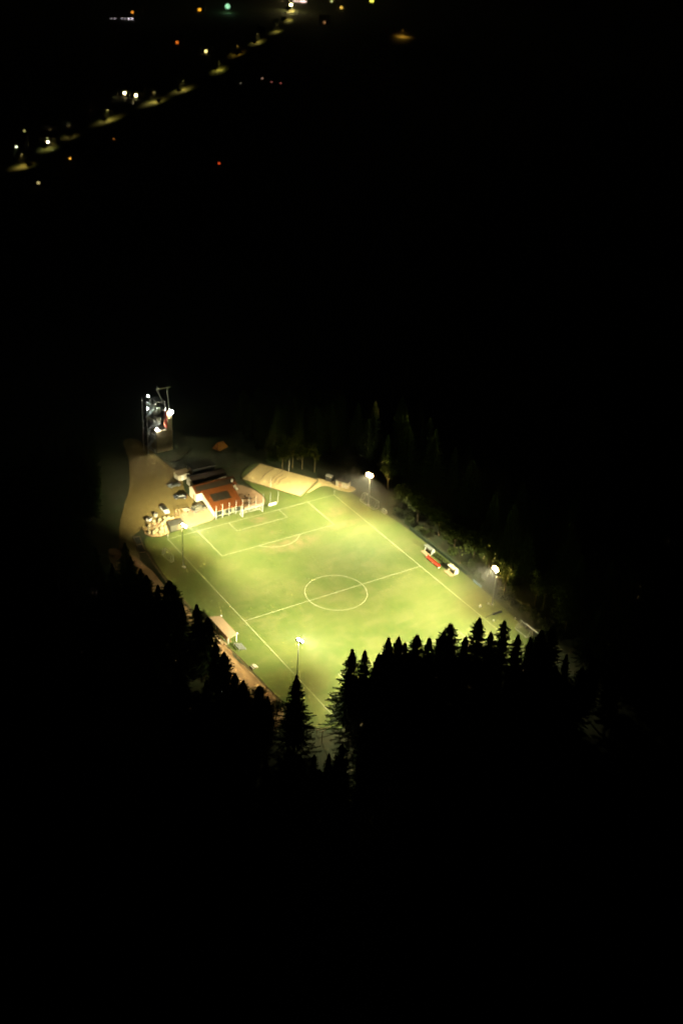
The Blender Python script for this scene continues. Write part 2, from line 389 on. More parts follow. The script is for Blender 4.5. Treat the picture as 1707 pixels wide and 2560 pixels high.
for z in (.55, 1.05): MB().tube((-.6, 0, z), (6.0, 0, z), .03).build('rail', m_white, t)

# ------------------------------------------------------------------ clubhouse
m_tile = mat('orange_roof', (.135, .032, .001), .8, 0, .15, 1.2, c2=(.170, .042, .002), stretch=(1, 4, 1))
m_tile2 = mat('rust_roof', (.085, .020, .001), .8, 0, .2, 1.2)
m_roofd = mat('dark_roof', (.022, .012, .008), .85, 0, .2, 1)
m_pv = mat('solar_panel', (.022, .019, .012), .7, 0, .15, 2, spec=.1)
club = thing('clubhouse', 'cream clubhouse with orange roofs and dark solar panels behind the far goal', 'clubhouse')
A = [(-11.6, 55.1), (-1.8, 54.6), (.1, 65.9), (-10.2, 66.3)]      # annex footprint
MB().slab([(x, y, 0) for x, y in A], [(A[0][0], A[0][1], 2.35), (A[1][0], A[1][1], 2.35), (A[2][0], A[2][1], 3.45), (A[3][0], A[3][1], 3.45)]).build('annex_wall', m_cream, club)
def roofquad(P, th=.14): return MB().slab([(x, y, z-th) for x, y, z in P], P)
roofquad([(-12.0, 54.4, 2.55), (-1.4, 53.95, 2.55), (.55, 66.2, 3.75), (-10.6, 66.6, 3.75)]).build('annex_roof', m_tile, club)
def lerp2(P, u, v):
    a = Vector(P[0]).lerp(Vector(P[1]), u); b = Vector(P[3]).lerp(Vector(P[2]), u); return a.lerp(b, v)
AR = [(-12.0, 54.4, 2.55), (-1.4, 53.95, 2.55), (.55, 66.2, 3.75), (-10.6, 66.6, 3.75)]
for i in range(3):
    u0, u1 = .17+i*.195, .17+(i+1)*.195-.012
    P = [lerp2(AR, u0, .40)+Vector((0, 0, .1)), lerp2(AR, u1, .40)+Vector((0, 0, .1)), lerp2(AR, u1, .74)+Vector((0, 0, .1)), lerp2(AR, u0, .74)+Vector((0, 0, .1))]
    MB().slab([p-Vector((0, 0, .06)) for p in P], P).build('solar_panel', m_pv, club)
# main gabled block
x0, x1, y0, ym, y1 = -12.3, 2.2, 66.45, 69.0, 71.5
MB().slab([(x0, y0, 0), (x0, y1, 0), (x0, y1, 3.25), (x0, ym, 4.6), (x0, y0, 3.25)], [(x1, y0, 0), (x1, y1, 0), (x1, y1, 3.25), (x1, ym, 4.6), (x1, y0, 3.25)]).build('main_wall', m_cream, club)
MS = [(x0-.3, y0-.35, 3.22), (x1+.4, y0-.35, 3.22), (x1+.4, ym, 4.8), (x0-.3, ym, 4.8)]
roofquad(MS).build('main_roof', m_tile2, club)
roofquad([(x0-.3, ym+.02, 4.8), (x1+.4, ym+.02, 4.8), (x1+.4, y1+.35, 3.22), (x0-.3, y1+.35, 3.22)]).build('rear_roof', m_tile2, club)
for i in range(6):
    u0, u1 = .05+i*.15, .05+(i+1)*.15-.008
    P = [lerp2(MS, u0, .22)+Vector((0, 0, .1)), lerp2(MS, u1, .22)+Vector((0, 0, .1)), lerp2(MS, u1, .80)+Vector((0, 0, .1)), lerp2(MS, u0, .80)+Vector((0, 0, .1))]
    MB().slab([p-Vector((0, 0, .06)) for p in P], P).build('solar_panel', m_pv, club)
MB().slab([(-11.62, 55.04, .02), (-1.78, 54.54, .02), (-1.78, 54.54, 2.34), (-11.62, 55.04, 2.34)], [(-11.62, 55.085, .02), (-1.78, 54.585, .02), (-1.78, 54.585, 2.34), (-11.62, 55.085, 2.34)]).build('front_wall', mat('grey_green_boards', (.22, .225, .14), .9, 0, .15, 2), club)
m_frame = mat('dull_window_frame', (.34, .34, .24), .7)
# front glazing: wide windows in pale frames
for i in range(3):
    u = .05+i*.32; a = Vector((-11.6, 55.02, 0)).lerp(Vector((-1.8, 54.52, 0)), u); b = Vector((-11.6, 55.02, 0)).lerp(Vector((-1.8, 54.52, 0)), u+.26)
    fr = MB()
    def wq(o_, z0, z1, a=a, b=b): return [a+Vector((0, o_, z0)), b+Vector((0, o_, z0)), b+Vector((0, o_, z1)), a+Vector((0, o_, z1))]
    fr.slab(wq(-.06, .4, 2.05), wq(.01, .4, 2.05)); f_ = fr.build('window', m_frame, club)
    a2, b2 = a.lerp(b, .08), a.lerp(b, .92)
    MB().slab([a2+Vector((0, -.10, .5)), b2+Vector((0, -.10, .5)), b2+Vector((0, -.10, 1.95)), a2+Vector((0, -.10, 1.95))], [a2+Vector((0, -.05, .5)), b2+Vector((0, -.05, .5)), b2+Vector((0, -.05, 1.95)), a2+Vector((0, -.05, 1.95))]).build('pane', m_glass, f_)
MB().box((x0-.05, 68.2, 1.05), (.08, 1.0, 2.1)).build('door', m_wood, club)
MB().box((1.0, 66.9, 4.6), (.5, .5, 1.0)).build('chimney', m_cream, club)
# parasols folded on terrace edge (pale bundles at the roof corner)
t = thing('parasol', 'pale half open parasol on the terrace beside the clubhouse roof corner', 'parasol', (1.4, 65.3, 0))
MB().tube((0, 0, 0), (0, 0, 2.6), .04).build('pole', m_white, t)
pc = MB(); P = [(1.1*math.cos(i*math.pi/4), 1.1*math.sin(i*math.pi/4), 2.1) for i in range(8)]+[(0, 0, 2.7), (0, 0, 2.55)]
pc.poly(P, [(i, (i+1) % 8, 8) for i in range(8)]+[((i+1) % 8, i, 9) for i in range(8)]).build('canopy', m_cream, t)
# rear outbuildings
ob = thing('outbuilding', 'dark roofed outbuilding behind the clubhouse, mostly in shadow', 'outbuilding', (-3.6, 76.5, 0))
MB().box((0, 0, 1.3), (12, 5.4, 2.6)).build('wall', m_concrete, ob)
MB().slab([(-6.4, -3.1, 2.6), (6.4, -3.1, 2.6), (6.4, 0, 3.9), (-6.4, 0, 3.9)], [(-6.4, -3.1, 2.75), (6.4, -3.1, 2.75), (6.4, 0, 4.05), (-6.4, 0, 4.05)]).build('roof', m_roofd, ob)
MB().slab([(6.4, 3.1, 2.6), (-6.4, 3.1, 2.6), (-6.4, .02, 3.9), (6.4, .02, 3.9)], [(6.4, 3.1, 2.75), (-6.4, 3.1, 2.75), (-6.4, .02, 4.05), (6.4, .02, 4.05)]).build('roof', m_roofd, ob)
MB().box((-3.5, -2.72, 1.0), (1.1, .06, 2.0)).build('door', m_wood, ob)
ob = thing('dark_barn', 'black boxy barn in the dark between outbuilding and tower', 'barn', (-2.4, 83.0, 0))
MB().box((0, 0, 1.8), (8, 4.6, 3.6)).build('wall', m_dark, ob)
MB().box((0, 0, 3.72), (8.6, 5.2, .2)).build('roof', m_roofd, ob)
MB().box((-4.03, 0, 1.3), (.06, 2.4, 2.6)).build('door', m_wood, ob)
ob = thing('garage', 'small cream shed beside the parked cars on the yard', 'shed', (-9.4, 83.2, 0), R(6))
MB().box((0, 0, 1.1), (4.4, 2.6, 2.2)).build('wall', m_cream, ob)
MB().slab([(-2.5, -1.6, 2.2), (2.5, -1.6, 2.2), (2.5, 1.6, 2.5), (-2.5, 1.6, 2.5)], [(-2.5, -1.6, 2.3), (2.5, -1.6, 2.3), (2.5, 1.6, 2.6), (-2.5, 1.6, 2.6)]).build('roof', m_pave, ob)
MB().box((-.6, -1.33, .95), (1.0, .05, 1.9)).build('door', m_white, ob)
# tent
t = thing('tent', 'dim orange pointed tent on the slope right of the tower', 'tent', (12.6, 97.5, 0), R(20))
MB().poly([(-2.4, -1.6, 0), (2.4, -1.6, 0), (2.4, 1.6, 0), (-2.4, 1.6, 0), (-1.4, 0, 2.6), (1.4, 0, 2.2)], [(0, 1, 5, 4), (1, 2, 5), (2, 3, 4, 5), (3, 0, 4), (3, 2, 1, 0)]).build('canopy', mat('orange_canvas', (.55, .20, .03), .8), t)
for s in (-1, 1): MB().tube((s*1.4, 0, 0), (s*1.4, 0, 2.25), .04).build('pole', m_wood, t)
# terrace tables
def table(label, x, y, rz):
    t = thing('beer_table', label, 'table', (x, y, .03), rz, 'tables on the terrace')
    MB().box((0, 0, .75), (2.0, .7, .06), 0, .02).build('table_top', m_wood, t)
    for s in (-1, 1):
        MB().box((s*.75, 0, .37), (.08, .55, .70)).build('leg', m_dark, t)
        MB().box((0, s*.75, .45), (2.0, .28, .05)).build('bench_seat', m_wood, t)
table('long table on the terrace nearest the pitch railing', 3.6, 57.2, .1)
table('long table on the terrace beside the parasol', 4.2, 62.4, .3)
table('long table in the middle of the terrace', 5.0, 60.0, -.1)

# ------------------------------------------------------------------ beach court
SC = [(8.5, 73.3), (19.1, 80.2), (30.8, 61.2), (19.9, 54.1)]
tc_ = thing('sand_court', 'bright rectangular sand court beyond the right end of the far goal line', 'sand court')
MB().flat(SC, .08, .3).build('sand', m_sand, tc_)
def sl(u, v): a = Vector((*SC[0], .1)).lerp(Vector((*SC[3], .1)), u); b = Vector((*SC[1], .1)).lerp(Vector((*SC[2], .1)), u); return a.lerp(b, v)
for u, v0, v1 in ((.24, .12, .98), (.40, .12, .95), (.46, .18, .80), (.53, .22, .72)):  # thin dark wavy lines laid across the sand
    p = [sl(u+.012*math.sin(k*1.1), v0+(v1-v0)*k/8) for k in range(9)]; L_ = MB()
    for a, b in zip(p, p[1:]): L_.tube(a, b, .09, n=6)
    L_.build('court_line', m_wood, tc_)
ed = MB()
for i in range(4):
    a = Vector((*SC[i], 0)); b = Vector((*SC[(i+1) % 4], 0)); d = (b-a).normalized()
    ed.slab([a+Vector((0, 0, -.05)), b+Vector((0, 0, -.05)), b+Vector((d.y, -d.x, 0))*.001+Vector((0, 0, .13)), a+Vector((0, 0, .13))], [q+Vector((-d.y, d.x, 0))*.16 for q in (a+Vector((0, 0, -.05)), b+Vector((0, 0, -.05)), b+Vector((0, 0, .13)), a+Vector((0, 0, .13)))])
ed.build('edging', m_wood, tc_)
t = thing('volleyball_net', 'volleyball posts and thin net on the sand court', 'net', (0, 0, .08))
pa, pb = Vector((13.2, 65.1, 0)), Vector((26.0, 71.0, 0)); pa = sl(.5, -.03); pb = sl(.5, 1.02); pa.z = pb.z = 0
for p in (pa, pb): MB().tube(p, p+Vector((0, 0, 4.2)), .09, .07).build('post', m_cream, t)
n = MB()
for j in range(5): n.tube(pa+Vector((0, 0, 1.5+j*.24)), pb+Vector((0, 0, 1.5+j*.24)), .008, n=3)
n.build('net', m_dark, t)

# ------------------------------------------------------------------ shed on the right
t = thing('equipment_shed', 'small flat roofed white shed at the end of the gravel strip', 'shed', (36.4, 53.6, 0), R(-58))
MB().box((0, 0, 1.1), (4.4, 2.4, 2.2)).build('wall', m_cream, t)
MB().box((0, 0, 2.26), (4.7, 2.7, .12)).build('roof', m_roofd, t)
MB().box((-.6, -1.23, 1.0), (.9, .05, 1.9)).build('door', m_wood, t)
t = thing('wood_store', 'dark open wood store beside the white shed', 'shed', (33.6, 58.6, 0), R(-58))
MB().box((0, .6, .9), (2.2, 1.2, 1.8)).build('wall', m_dark, t)
MB().slab([(-1.2, -.2, 1.8), (1.2, -.2, 1.8), (1.2, 1.3, 2.0), (-1.2, 1.3, 2.0)], [(-1.2, -.2, 1.9), (1.2, -.2, 1.9), (1.2, 1.3, 2.1), (-1.2, 1.3, 2.1)]).build('roof', m_concrete, t)

# ------------------------------------------------------------------ dugouts, bench, fence on the right
def dugout(label, x, y, w_, mt):
    t = thing('dugout', label, 'dugout', (x, y, 0), 0, 'team dugouts on the right touchline')
    P = []
    prof = [(1.1, 0), (1.05, 1.3), (.7, 1.95), (0, 2.2), (-.9, 2.15)]
    s = MB()
    for (a, b) in zip(prof, prof[1:]):
        s.slab([(a[0], -w_/2, a[1]), (b[0], -w_/2, b[1]), (b[0], w_/2, b[1]), (a[0], w_/2, a[1])], [(a[0]-.05, -w_/2, a[1]-.02), (b[0]-.05, -w_/2, b[1]-.06), (b[0]-.05, w_/2, b[1]-.06), (a[0]-.05, w_/2, a[1]-.02)])
    s.build('canopy', mt, t)
    for sy in (-1, 1):
        MB().slab([(x_, sy*w_/2, z) for x_, z in [(1.05, 0.02), (1.0, 1.3), (.66, 1.9), (0, 2.12), (-.4, .9), (-.4, .02)]], [(x_, sy*(w_/2-.05), z) for x_, z in [(1.05, 0.02), (1.0, 1.3), (.66, 1.9), (0, 2.12), (-.4, .9), (-.4, .02)]]).build('side_panel', mt, t)
    MB().box((.4, 0, .45), (.5, w_-.3, .07)).build('bench', m_cream, t)
    for sy in (-1, 1): MB().box((.4, sy*(w_/2-.5), .21), (.4, .08, .41)).build('bench_leg', m_dark, t)
    MB().box((-1.2, 0, .06), (1.6, w_+.3, .12)).build('plinth', m_pave, t)
    return t
m_perspex = mat('milky_perspex', (.35, .37, .34), .35, 0, .15, 2)
dugout('grey dugout above the red team bench at the right touchline', 37.3, 5.2, 3.4, m_perspex)
dugout('pale dugout below the red team bench at the right touchline', 37.0, -7.4, 3.2, m_cream)
t = thing('team_bench', 'long red team bench between the two dugouts', 'bench', (34.8, -.3, 0))
for i in range(8):
    y_ = -3.0+i*.86
    s = MB().box((0, y_, .5), (.62, .74, .14), 0, .04); s.box((.36, y_, .85), (.10, .74, .62), 0, .03); s.build('seat', m_red, t)
MB().box((0, 0, .38), (.14, 6.9, .1)).build('beam', m_white, t)
for y_ in (-3.2, 0, 3.2): MB().box((0, y_, .16), (.4, .1, .32)).build('leg', m_white, t)

def fence(name, pts, h, label, cat, mpost, mpanel, step=3.0, rails=None, panel=None, r=.04, gap=.1):
    t = thing(name, label, cat)
    post = MB(); 
    for a, b in zip(pts, pts[1:]):
        a, b = Vector((*a, 0)), Vector((*b, 0)); n = max(1, round((b-a).length/step))
        for i in range(n):
            p = a.lerp(b, i/n); MB().tube(p, p+Vector((0, 0, h)), r, n=6).build('post', mpost, t)
        if rails:
            rl = MB()
            for z in rails: rl.tube(a+Vector((0, 0, z)), b+Vector((0, 0, z)), r*.9, n=6)
            rl.build('rail', mpanel, t)
        if panel:
            ms = MB(); k = int((b-a).length/.35)
            for i in range(k+1):
                p = a.lerp(b, i/k); ms.tube(p+Vector((0, 0, gap)), p+Vector((0, 0, h-.05)), .012, n=3)
            for j in range(int((h-gap)/.3)+1):
                z = gap+j*.3; ms.tube(a+Vector((0, 0, z)), b+Vector((0, 0, z)), .012, n=3)
            ms.build('mesh_panel', mpanel, t)
    return t
fence('mesh_fence', [(40.6, 25.5), (40.5, 10), (40.3, -8), (39.9, -28), (38.4, -46)], 1.5, 'dark green mesh fence along the right side of the pitch', 'fence', m_green, m_green, 3.0, panel=True)
t = thing('windbreak', 'dark green boards fixed low along the right fence behind the dugouts', 'boards', (40.1, 4.5, 0))
MB().box((0, 0, .5), (.06, 30, 1.0)).build('board', mat('green_board', (.022, .04, .018), .8), t)
for i in range(11): MB().box((-.06, -14.4+i*2.88, .5), (.08, .08, 1.0)).build('support', m_green, t)
t = thing('banner', 'pale blue banner tied low on the right fence', 'banner', (39.5, -16.6, 0))
MB().box((0, 0, .5), (.05, 4.0, .8)).build('cloth', mat('blue_cloth', (.18, .27, .36), .8), t)
for s in (-1, 1): MB().tube((.05, s*1.9, 0), (.05, s*1.9, 1.0), .03).build('pole', m_steel, t)
fence('wooden_fence', [(-38.6, 51.5), (-40.2, 42), (-41.3, 28), (-41.2, 10), (-40.7, -8), (-40.1, -24), (-39.8, -42)], 1.05, 'brown wooden rail fence between the left path and the pitch', 'fence', m_wood, m_wood, 3.0, rails=(.5, .98), r=.06)
t = fence('gate', [(-37.7, -51.0), (-32.7, -51.6)], 1.1, 'wooden barrier rail at the near left corner of the pitch', 'barrier', m_wood, m_wood, 2.5, rails=(1.0,), r=.08)
t = thing('wooden_post', 'dark leaning post in front of the barrier at the near corner', 'post', (-38.3, -54.4, 0))
MB().tube((0, 0, 0), (.3, .2, 3.4), .11, .08).build('shaft', m_wood, t); MB().box((.15, .1, 3.3), (1.6, .12, .12)).build('crossbar', m_wood, t)

# small things at the near right corner of the field
def ballbag(name, label, cat, x, y, r_):
    t = thing(name, label, cat, (x, y, 0))
    MB().ball((0, 0, r_*.9), r_, 1, 1, .95, 12).build('sack', m_white, t, True); MB().tube((0, 0, r_*1.6), (.05, 0, r_*2.2), .10, .16, 8).build('neck', m_white, t)
ballbag('ball_bag', 'larger white ball bag on the grass right of the near right touchline', 'ball bag', 33.0, -26.3, .42)
ballbag('ball_bag', 'smaller white ball bag nearer the right fence', 'ball bag', 36.0, -26.3, .28)
def bucket(label, x, y):
    t = thing('bucket', label, 'bucket', (x, y, 0)); MB().tube((0, 0, 0), (0, 0, .42), .18, .24, 12).build('body', m_white, t)
    MB().tube((-.24, 0, .42), (0, 0, .66), .012).tube((0, 0, .66), (.24, 0, .42), .012).build('handle', m_steel, t)
bucket('white bucket between the near right spruce tops and touchline', 32.0, -33.8)
bucket('white bucket at the foot of the parked goal in the near right corner', 38.2, -36.0)
bucket('white bucket at the foot of the far left floodlight mast', -33.0, 32.6)
t = thing('field_roller', 'long dark roller lying across the grass at the near right', 'roller', (35.4, -31.2, 0), R(0))
MB().tube((-1.5, 0, .32), (1.5, 0, .32), .32, n=14).build('drum', m_dark, t, True)
MB().tube((-1.6, 0, .32), (-4.2, -.2, .12), .05).tube((-4.2, -.5, .12), (-4.2, .1, .12), .05).build('drawbar', m_dark, t)
def cone(label, x, y):
    t = thing('corner_flag', label, 'corner flag', (x, y, 0), 0, 'corner flags')
    MB().tube((0, 0, 0), (0, 0, 1.6), .025).build('pole', m_white, t)
    MB().slab([(0, 0, 1.2), (.4, .02, 1.38), (0, 0, 1.58)], [(0, .02, 1.2), (.4, .04, 1.38), (0, .02, 1.58)]).build('flag', m_cream, t)
cone('corner flag at the far left corner of the pitch', -W2, L2); cone('corner flag at the far right corner of the pitch', W2, L2)

# ------------------------------------------------------------------ left side: shelter, bleachers, mats
m_roofp = mat('pink_sheet_roof', (.36, .25, .15), .8, 0, .2, 1, c2=(.43, .30, .19), stretch=(1, 5, 1))
t = thing('spectator_shelter', 'long pale roofed spectator shelter halfway along the left touchline', 'shelter', (-38.2, -2.6, 0))
MB().slab([(-1.5, -5.6, 2.2), (1.3, -5.0, 2.55), (1.3, 4.6, 2.55), (-1.5, 6.2, 2.2)], [(-1.5, -5.6, 2.3), (1.3, -5.0, 2.65), (1.3, 4.6, 2.65), (-1.5, 6.2, 2.3)]).build('roof', m_roofp, t)
for i, y_ in enumerate((-5.0, -2.5, 0, 2.5, 4.6)):
    MB().box((1.15, y_, 1.25), (.12, .12, 2.5)).build('post', m_white, t); MB().box((-1.35, y_, 1.08), (.12, .12, 2.16)).build('post', m_white, t)
MB().box((-1.42, -1.8, 1.2), (.06, 5.2, 1.7)).build('back_wall', m_roofp, t)
MB().box((-.5, -.2, .45), (.5, 9.4, .08)).build('bench', m_wood, t)
for y_ in (-4, 0, 4): MB().box((-.5, y_, .2), (.4, .1, .4)).build('bench_leg', m_wood, t)
for y_ in (-4.9, 4.5): MB().box((1.45, y_, 2.72), (.35, .45, .14)).build('gutter_end', m_white, t)
t = thing('spectator_steps', 'low pale concrete steps behind the spectator shelter', 'steps', (-40.6, -1.6, 0))
for i in range(2): MB().box((.35-.75*i, 0, .12+.16*i), (.72, 12.0-1.6*i, .24+.32*i)).build('step', m_pave, t)
t = thing('bleachers', 'grey metal bleachers at the near end of the spectator shelter', 'bleachers', (-37.5, -10.6, 0))
for i in range(4): MB().box((-.9+.6*i, 0, .9-.2*i), (.34, 3.2, .06)).build('bench_row', m_steel, t)
fr = MB()
for y_ in (-1.4, 0, 1.4):
    fr.tube((-1.2, y_, .9), (1.1, y_, .15), .035); fr.tube((-1.2, y_, 0), (-1.2, y_, 1.6), .035); fr.tube((-.3, y_, 0), (-.3, y_, .6), .035); fr.tube((1.1, y_, 0), (1.1, y_, .2), .035); fr.tube((.4, y_, 0), (.4, y_, .42), .035)
fr.tube((-1.2, -1.4, 1.55), (-1.2, 1.4, 1.55), .035); fr.build('frame', m_steel, t)
t = thing('picnic_table', 'small pale picnic table on the grass below the bleachers', 'table', (-38.4, -20.3, 0))
MB().box((0, 0, .72), (.8, 1.6, .06)).build('table_top', m_cream, t)
for s in (-1, 1): MB().box((s*.65, 0, .42), (.28, 1.6, .05)).build('seat', m_cream, t)
for s in (-1, 1): MB().box((0, s*.5, .35), (1.5, .08, .08)).tube((-.5, s*.5, 0), (.25, s*.5, .7), .04).tube((.5, s*.5, 0), (-.25, s*.5, .7), .04).build('trestle', m_wood, t)
m_mat = mat('dark_tarpaulin', (.035, .035, .03), .8)
for i, (x, y, lab) in enumerate(((-39.0, 53.2, 'upper dark boccia bed beside the yard path at far left'), (-40.1, 48.5, 'lower dark boccia bed beside the yard path at far left'))):
    t = thing('sports_bed', lab, 'bed', (x, y, 0), R(-12))
    MB().box((0, 0, .03), (1.7, 4.2, .14)).build('surface', m_mat, t)
    b = MB()
    for s in (-1, 1): b.box((s*.95, 0, .08), (.14, 4.5, .2)); b.box((0, s*2.18, .08), (1.74, .14, .2))
    b.build('kerb', m_pave, t)

# ------------------------------------------------------------------ stone bank, boulders, board shed
def mound():
    c = Vector((-29.6, 56.7)); rim = [(-35.4, 56.2), (-34.4, 53.4), (-31.5, 52.2), (-28.4, 52.9), (-28.0, 54.5), (-26.2, 57.5), (-23.4, 58.6), (-22.6, 60.2), (-25.5, 61.4), (-28.5, 62.0), (-32.2, 60.4), (-34.6, 58.4)]
    v = [(x, y, 0) for x, y in rim]; n = len(rim)
    for k, (s, z) in enumerate(((.78, .55), (.5, .95), (.22, 1.15))):
        for x, y in rim: v.append((c.x+(x-c.x)*s+rnd.uniform(-.3, .3), c.y+(y-c.y)*s+rnd.uniform(-.3, .3), z+rnd.uniform(-.15, .2)))
    f = [(k*n+i, k*n+(i+1) % n, (k+1)*n+(i+1) % n, (k+1)*n+i) for k in range(3) for i in range(n)]+[tuple(range(3*n, 4*n))]
    me = bpy.data.meshes.new('earth_bank'); me.from_pydata(v, [], f); me.materials.append(m_path); o = bpy.data.objects.new('earth_bank', me); col.objects.link(o); tag(o, kind='structure')
mound()
m_rock = mat('pale_rock', (.38, .32, .18), .9, 0, .3, 1.5, bump=.3)
rk = []
for k in range(4):
    b = MB(); rr = random.Random(k+3); b.ball((0, 0, .3), .62, rr.uniform(.8, 1.3), rr.uniform(.7, 1.1), rr.uniform(.8, 1.2), 8, .22, rr); rk.append(b)
rk_me = []
spots = [(-34.2, 55.2), (-33.2, 53.9), (-32.0, 54.8), (-31.2, 53.2), (-30.3, 54.4), (-29.4, 53.6), (-28.8, 55.0), (-33.4, 57.0), (-31.8, 56.6), (-30.4, 56.2), (-29.0, 56.8), (-32.6, 58.8), (-30.9, 58.4), (-29.2, 58.8), (-27.6, 58.0), (-26.6, 59.2), (-28.2, 60.4), (-25.2, 59.9), (-24.2, 59.4), (-30.2, 60.6), (-26.4, 60.8)]
for i, (x, y) in enumerate(spots):
    if i < 4:
        o = rk[i].build('boulder', m_rock); rk_me.append(o)
    else:
        o = rk_me[i % 4].copy(); col.objects.link(o)
    d = math.hypot(x+29.6, y-56.7); z = max(.0, .85-.14*d)
    s = rnd.uniform(.8, 1.5); o.location = (x, y, z); o.scale = (s, s, s*1.2); o.rotation_euler = (0, 0, rnd.uniform(0, 6))
    tag(o, 'pale boulder on the lit stone bank at the far left corner of the pitch', 'boulder', 'boulders on the stone bank')
m_deckd = mat('felt_roof', (.045, .042, .03), .9)
t = thing('garden_shed', 'low grey shed between the stone bank and the far left corner', 'shed', (-25.5, 54.6, 0), R(0))
MB().box((0, 0, 1.05), (4.6, 2.6, 2.1)).build('wall', mat('grey_boards', (.085, .08, .055), .9, 0, .15, 3, stretch=(6, 1, 1)), t)
MB().box((0, 0, 2.17), (4.9, 2.9, .12)).build('roof', m_deckd, t)
MB().box((.9, -1.33, .95), (.85, .05, 1.8)).build('door', m_wood, t)
t = thing('climbing_frame', 'arched metal hoops standing between the stone bank and the van', 'climbing frame', (-20.6, 60.4, 0), R(-10))
for i in range(4):
    h = MB(); x = -1.8+i*1.15; P = [(x, -.7, 0), (x, -.7, 2.2), (x, -.45, 2.6), (x, 0, 2.75), (x, .45, 2.6), (x, .7, 2.2), (x, .7, 0)]
    for a, b in zip(P, P[1:]): h.tube(a, b, .06)
    h.build('hoop', m_wood, t)
MB().tube((-1.8, 0, 2.75), (1.65, 0, 2.75), .05).build('ridge_bar', m_wood, t)
t = thing('waste_container', 'white lidded waste container at the edge of the gravel yard', 'waste container', (-31.0, 62.2, 0), R(30))
MB().slab([(-.7, -.5, .15), (.7, -.5, .15), (.7, .5, .15), (-.7, .5, .15)], [(-.85, -.62, 1.25), (.85, -.62, 1.25), (.85, .62, 1.25), (-.85, .62, 1.25)]).build('body', m_white, t)
MB().slab([(-.9, -.66, 1.25), (.9, -.66, 1.25), (.9, .66, 1.25), (-.9, .66, 1.25)], [(-.8, -.5, 1.42), (.8, -.5, 1.42), (.8, .5, 1.42), (-.8, .5, 1.42)]).build('lid', m_dark, t)
for sx in (-1, 1):
    for sy in (-1, 1): MB().tube((sx*.55, sy*.4-.04, .08), (sx*.55, sy*.4+.04, .08), .08).build('wheel', m_rubber, t)
t = thing('water_tank', 'round grey water tank at the edge of the gravel yard', 'tank', (-27.9, 64.2, 0))
MB().tube((0, 0, 0), (0, 0, 1.2), .65, n=16).build('tank', m_concrete, t, False); MB().tube((0, 0, 1.2), (0, 0, 1.42), .66, .2, 16).build('lid', m_dark, t)

# ------------------------------------------------------------------ vehicles
m_tyre = m_rubber
def car(label, x, y, rz, paint, L_=4.4, W_=1.8, H_=1.46, van=False, trailer=False):
    t = thing('van' if van else 'parked_car', label, 'van' if van else 'car', (x, y, 0), rz, None if van else 'cars parked on the gravel yard')
    hw = W_/2; hl = L_/2
    # lower body: sections along x with (x, bottom, shoulder height, half width)
    S = [(hl, .38, .62, .72), (hl-.12, .28, .76, .88), (hl-.9, .24, .90, 1.0), (.55*hl, .24, .97, 1.0), (-.55*hl, .24, .99, 1.0), (-hl+.35, .26, .98, .97), (-hl+.05, .34, .86, .90), (-hl, .42, .72, .80)]
    if van: S = [(hl, .4, .8, .8), (hl-.1, .3, 1.0, .93), (hl-.7, .26, 1.12, 1), (0, .26, 1.15, 1), (-hl+.2, .26, 1.15, 1), (-hl+.02, .3, 1.12, .97), (-hl, .4, 1.1, .94)]
    P = []; n = 8
    for sx, zb, zs, k in S:
        a = hw*k
        P += [(sx, -a*.9, zb), (sx, -a, zb+.14), (sx, -a, zs-.14), (sx, -a*.88, zs), (sx, a*.88, zs), (sx, a, zs-.14), (sx, a, zb+.14), (sx, a*.9, zb)]
    Fc = [(i*n+j, (i+1)*n+j, (i+1)*n+(j+1) % n, i*n+(j+1) % n) for i in range(len(S)-1) for j in range(n)]+[tuple(range(n)), tuple(range((len(S)-1)*n, len(S)*n))[::-1]]
    MB().poly(P, Fc).build('body', paint, t, False)
    # cabin glass and roof
    if van: base = (hl-.75, -hl+.06); topx = (hl-1.45, -hl+.18); zb, zt = 1.12, 2.0
    else: base = (.42*hl, -.80*hl); topx = (.12*hl, -.55*hl); zb, zt = .94, H_-.06
    aw, tw = hw*.90, hw*.72
    MB().slab([(base[0], -aw, zb), (base[1], -aw, zb), (base[1], aw, zb), (base[0], aw, zb)], [(topx[0], -tw, zt), (topx[1], -tw, zt), (topx[1], tw, zt), (topx[0], tw, zt)]).build('windows', m_glass, t)
    MB().slab([(topx[0]+.06, -tw-.03, zt), (topx[1]-.06, -tw-.03, zt), (topx[1]-.06, tw+.03, zt), (topx[0]+.06, tw+.03, zt)], [(topx[0]-.1, -tw+.1, zt+.08), (topx[1]+.1, -tw+.1, zt+.08), (topx[1]+.1, tw-.1, zt+.08), (topx[0]-.1, tw-.1, zt+.08)]).build('roof', paint if van else m_pv, t)  # car roofs coloured dark to stand for their unlit tops
    if van: MB().box((-.5, 0, 1.55), (2.4, W_*.93, .72)).build('load_box', paint, t)
    for sx in (-1, 1):
        for sy in (-1, 1):
            wx = sx*hl*.62; wh = MB().tube((wx, sy*(hw-.2), .32), (wx, sy*(hw+.01), .32), .32, n=14).build('wheel', m_tyre, t)
            MB().tube((wx, sy*(hw+.01), .32), (wx, sy*(hw+.03), .32), .2, n=10).build('rim', m_steel, wh)
    for sy in (-1, 1):
        MB().box((hl-.03, sy*hw*.62, .66), (.1, .34, .14)).build('headlight', m_perspex, t)
        MB().box((-hl+.03, sy*hw*.64, .80), (.1, .3, .16)).build('tail_light', m_red, t)
        MB().box((base[0]-.25, sy*(hw+.06), zb+.05), (.12, .16, .12)).build('mirror', paint, t)
    return t
p_silver = mat('silver_paint', (.11, .11, .10), .35, .2, .03); p_white = mat('white_car_paint', (.75, .74, .70), .3, 0, .02, spec=.5)
